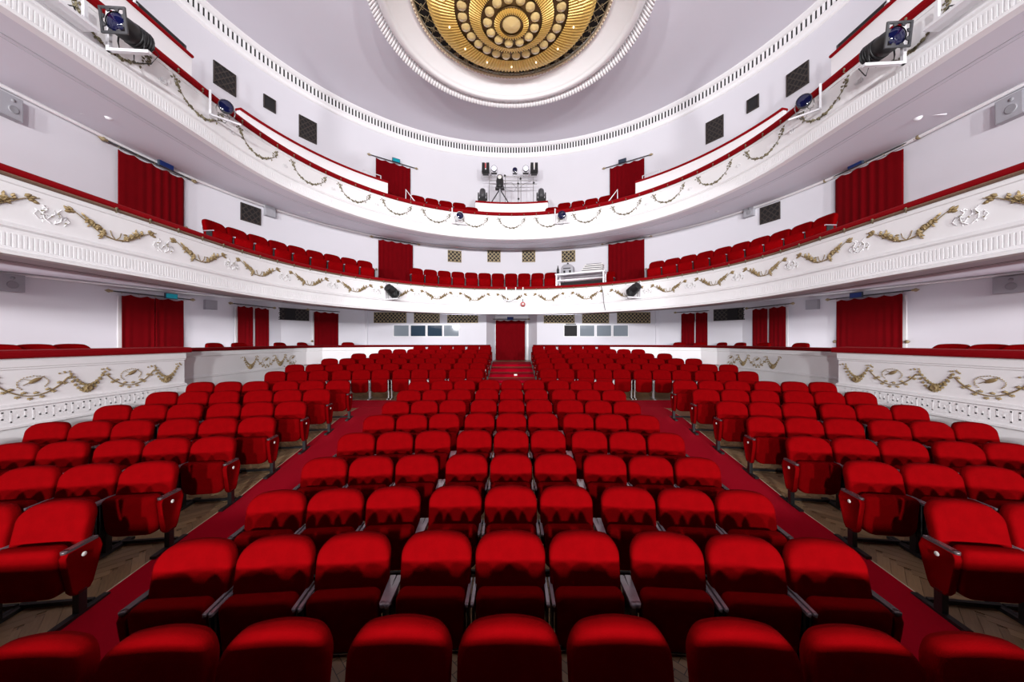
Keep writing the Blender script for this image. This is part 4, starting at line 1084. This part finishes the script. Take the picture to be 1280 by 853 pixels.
# ------------------------------------------------------------------ lighting rig, tripod and moving heads on the upper balcony
def moving_head(label, loc, rz, sc=1.0):
    r = thing('moving_head', label, 'stage light', loc, rz, 'black moving-head lamps')
    mb = MB(); mb.box((0, 0, .05*sc), (.30*sc, .24*sc, .10*sc), taper=.9); part('base', mb, 'black', r)
    mb = MB()
    for s_ in (-1, 1): mb.box((s_*.16*sc, 0, .22*sc), (.05*sc, .12*sc, .28*sc), taper=.8)
    mb.box((0, 0, .115*sc), (.34*sc, .14*sc, .04*sc)); part('yoke', mb, 'black', r)
    mb = MB(); mb.lathe([(.001, -.13), (.11, -.12), (.13, -.02), (.12, .10), (.10, .2), (.06, .24), (.001, .25)], 14, (0, 0, .28*sc)); mb.v = [(x*sc if False else x, y, z) for x, y, z in mb.v]; part('head', mb, 'dark_grey', r)
    return r
for x in (603.5, 677):
    Y = 13.02; X = (x-640)/F*Y
    yy = CY+math.sqrt((6.29)**2-X*X)
    moving_head('black moving-head lamp standing on the rig parapet, %s-sign end' % ('teal' if x < 640 else 'blue'), ((x-640)/F*yy, yy+.04, 7.64), 0, 1.0)
RY = 14.0; RZ = 6.90
rig = thing('lighting_rig', 'thin steel pipe frame carrying five lamps above upper balcony centre', 'rig', (0, RY, RZ))
def px_z(y, Y): return HC+(426.5-y)/F*Y
xl, xr = (612-640)/F*RY, (667-640)/F*RY
zt, zm = px_z(221, RY)-RZ, px_z(230.5, RY)-RZ
for x in (612, 632, 648, 651.5, 667): part('upright', MB().tube([((x-640)/F*RY, 0, 0), ((x-640)/F*RY, 0, zt)], .013, 6), 'steel', rig)
for z_ in (zt, zt-.16, zm): part('crossbar', MB().tube([(xl-.25 if z_ == zt else xl, 0, z_), (xr+.15, 0, z_)], .014, 6), 'steel', rig)
mb = MB(); mb.tube([(-.6, -.02, zt-.1), (-.3, -.05, zt-.3), (0, -.03, zt-.25), (.25, -.05, zt-.55), (.5, -.02, zt-.3), (.8, -.02, zt-.2)], .006, 5); mb.tube([(-.3, -.02, zm), (-.2, -.04, zm-.25), (.1, -.03, zm-.3), (.25, -.04, zm-.05)], .006, 5); part('cable', mb, 'dark_grey', rig)
for x, y in ((648, 230), (648.5, 249), (631.5, 220), (667.5, 229), (651, 224)): part('clamp', MB().box(((x-640)/F*RY, -.02, px_z(y, RY)-RZ), (.07, .06, .06), 0, 0, .6), 'black', rig)
mb = MB(); mb.box((0, 0, .02), (1.7, .3, .04)); part('base', mb, 'black', rig)
for x, kind, nm in ((618, 'lens_white', 'white-lens lamp on the rig, teal-sign end'), (644, 'lens_blue', 'small blue-lens lamp at the middle of the rig'), (657.5, 'lens_white', 'white-lens lamp on the rig, blue-sign end')):
    par(nm, ((x-640)/F*RY, RY-.02, px_z(211.5 if kind == 'lens_white' else 213, RY)), 0, .95 if kind == 'lens_white' else .75, kind, 'dark_grey', None, 0.0, 'lamps on the rig', True)
for x, sg in ((607.5, 'teal'), (668, 'blue')):
    r = thing('blinder_lamp', 'tall black twin lamp on the outer end of the rig, %s-sign end' % sg, 'stage light', ((x-640)/F*RY, RY, px_z(219.5, RY)), 0, 'black twin lamps on the rig')
    mb = MB(); mb.box((0, 0, .04), (.24, .14, .03)); part('clamp', mb, 'black', r)
    for q in (-.09, .09): part('housing', MB().box((q, 0, .30), (.13, .2, .38), taper=.85), 'black', r)
    part('body', MB().box((0, .03, .14), (.2, .12, .18)), 'black', r)
    mb = MB(); mb.box((.0, -.10, .36), (.05, .03, .2)); part('lens', mb, 'red_white' if sg == 'teal' else 'badge', r)
TY = 13.50; TX = (625.2-640)/F*TY
r = thing('tripod_spotlight', 'black follow spotlight on a tripod in front of the rig', 'stage light', (TX, TY, RZ))
zh = px_z(236, TY)-RZ
legs = [(-.85, -.05), (.85, -.05), (0, .25)]
for dx_, dy_ in legs:
    mb = MB(); mb.tube([(0, 0, zh-.02), (dx_, dy_, .02)], .022, 6); part('leg', mb, 'black', r)
mb = MB(); mb.tube([(0, 0, .5), (0, 0, zh)], .035, 8); part('pole', mb, 'grey_plastic', r)
mb = MB(); mb.lathe([(.001, 0), (.13, 0), (.16, .06), (.14, .16), (.15, .3), (.12, .44), (.10, .52), (.001, .54)], 14, (0, 0, zh)); part('head', mb, 'black', r)
mb = MB(); mb.lathe([(.08, 0), (.07, .01), (.001, .016)], 14, (0, -.14, zh+.40), (0, -1, 0)); part('lens', mb, 'badge', r)
mb = MB(); mb.box((0, 0, zh), (.36, .2, .05)); part('cradle', mb, 'dark_grey', r)
# LED battens on the front upper parapets
for sg in (-1, 1):
    r = thing('led_batten', 'black strip light lying along the front upper parapet, %s-sign side' % SIDE[sg], 'stage light', (sg*6.66, 6.2, 8.18), -sg*PI/2)
    mb = MB(); mb.box((0, 0, .06), (1.5, .10, .10)); part('housing', mb, 'dark_grey', r); mb = MB(); mb.box((0, -.052, .06), (1.4, .008, .06)); part('lens', mb, 'dark', r)
    for q in (-.5, .5): part('foot', MB().box((q, 0, .012), (.06, .14, .024)), 'black', r)
    mb = MB(); mb.tube([(-.7, 0, .05), (-.85, .05, .06), (-.95, .0, .03)], .012, 6); part('cable', mb, 'black', r)
    r = thing('parapet_post', 'white post standing on the front upper parapet, %s-sign side' % SIDE[sg], 'post', (sg*6.60, 5.98, 8.18), 0)
    mb = MB(); mb.tube([(0, 0, 0), (0, 0, .62)], .022, 8); part('tube', mb, 'white_metal', r); mb = MB(); mb.lathe([(.05, 0), (.05, .012), (.022, .02)], 10); part('flange', mb, 'white_metal', r)
# white handrails beside the upper doorways
for sg in (-1, 1):
    p, n = hs(sg*35.0, 6.25); r = thing('handrail', 'white tube handrail beside the upper balcony steps, %s-sign side' % SIDE[sg], 'handrail', (p.x, p.y, 6.9), rzu(sg*35.0))
    mb = MB(); mb.tube([(sg*.16, 0, 0), (sg*.16, 0, .70), (-sg*.22, -.0, .30), (-sg*.22, 0, 0)], .022, 8); part('tube', mb, 'white_metal', r)
    p, n = hs(sg*44.0, 6.95); r = thing('handrail', 'short white handrail at the end of raised upper parapet, %s-sign side' % SIDE[sg], 'handrail', (p.x, p.y, 7.0), rzu(sg*44.0))
    mb = MB(); mb.tube([(-sg*.25, 0, 0), (-sg*.25, 0, 1.15), (sg*.35, 0, 1.15), (sg*.35, 0, 0)], .02, 8); part('tube', mb, 'white_metal', r)
# small white detectors on arms at the soffits
for tier, x, y, nm in ((1, 137, 146, 'upper soffit near stage, teal-sign side'), (1, 387, 264.5, 'upper soffit near rear doorway, teal-sign side'), (1, 1148, 147, 'upper soffit near stage, blue-sign side'), (1, 897, 263, 'upper soffit near rear doorway, blue-sign side')):
    dx_, dz_ = ray(x, y); zs = 6.22; t = (zs-HC)/dz_; q = Vector((dx_*t, t, zs))
    r = thing('smoke_detector', 'small round white detector under the '+nm, 'detector', q, 0)
    mb = MB(); mb.lathe([(.001, -.05), (.04, -.045), (.06, -.01), (.06, .04), (.001, .04)], 14); part('head', mb, 'white_metal', r)
    sg = 1 if x > 640 else -1; out = Vector((q.x, q.y-CY)).normalized() if q.y > CY else Vector((sg, 0))
    mb = MB(); mb.tube([(0, 0, .03), (out.x*.5, out.y*.5, .06)], .012, 6); part('arm', mb, 'white_metal', r)

# ------------------------------------------------------------------ equipment desk on the lower balcony
p, n = hs(23.6, 6.55); a = rzu(23.6)
desk = thing('equipment_desk', 'long white two-shelf desk on the lower balcony', 'desk', (p.x, p.y, 4.17), a)
L = 1.86; Hh = .68
mb = MB(); mb.box((0, 0, Hh-.02), (L, .55, .045)); part('desktop', mb, 'white_metal', desk)
mb = MB(); mb.box((0, .02, Hh-.24), (L-.1, .45, .03)); part('shelf', mb, 'white_metal', desk)
for sx in (-1, 1):
    for sy in (-1, 1): mb = MB(); mb.box((sx*(L/2-.05), sy*.24, (Hh-.04)/2), (.05, .05, Hh-.04)); part('leg', mb, 'white_metal', desk)
mb = MB(); mb.box((0, .25, .30), (L-.14, .02, .5)); part('back_panel', mb, 'dark', desk)
def on_desk(name, label, cat, x, y, dz=0.0):
    c = Vector((p.x, p.y, 0))+Matrix.Rotation(a, 3, 'Z') @ Vector((x, y, 0)); return thing(name, label, cat, (c.x, c.y, 4.17+Hh+.003+dz), a)
for k in range(4):
    o = on_desk('mixing_panel', '%s of four flat white panels stacked on the desk' % ('lowest' if k == 0 else ORD[k+1]+' from bottom'), 'panel', .42+.03*k, 0, .075*k); o['group'] = 'panels stacked on the desk'
    mb = MB(); mb.box((0, 0, .022), (.82-.05*k, .34, .044)); part('case', mb, 'paper', o)
    mb = MB(); mb.box((0, 0, .058), (.70-.05*k, .28, .026)); part('spacer', mb, 'dark_grey', o)
o = on_desk('projector_case', 'domed grey machine with black openings standing on the desk', 'machine', -.50, 0)
mb = MB(); mb.puff(round_outline(.46, 0, .36, .16, .01, 5), [(.9, .95, .14), (1, 1, .12), (1, 1, -.12), (.9, .95, -.14)]); part('case', mb, 'grey_plastic', o)
mb = MB(); mb.box((-.10, -.145, .07), (.07, .02, .10)); mb.box((.12, -.145, .07), (.07, .02, .10)); mb.box((.0, -.145, .2), (.28, .02, .03)); part('opening', mb, 'dark', o)
mb = MB(); mb.lathe([(.001, 0), (.05, 0), (.04, .05), (.02, .09), (.001, .1)], 10, (0, 0, .355)); part('knob', mb, 'black', o)
o = on_desk('bottle', 'dark bottle at the end of the desk', 'bottle', -.88, -.05)
mb = MB(); mb.lathe([(.001, 0), (.05, 0), (.05, .2), (.02, .27), (.02, .33), (.001, .33)], 12); part('body', mb, 'black', o); mb = MB(); mb.lathe([(.022, .32), (.026, .325), (.026, .36), (.001, .362)], 10); part('cap', mb, 'grey_plastic', o)
# cable hanging from the desk over the lower fascia
q0, u0 = on_hs(752, 358, RB-.075); q1, u1 = on_hs(757, 388, RB-.13)
mb = MB(); mb.tube([q0, q0.lerp(q1, .3)+Vector((.01, -.03, 0)), q0.lerp(q1, .7)+Vector((-.02, -.04, 0)), q1], .010, 6)
tag(part('hanging_cable', mb, 'dark_grey', None), 'thin grey cable hanging from the desk over the lower balcony front', 'cable')
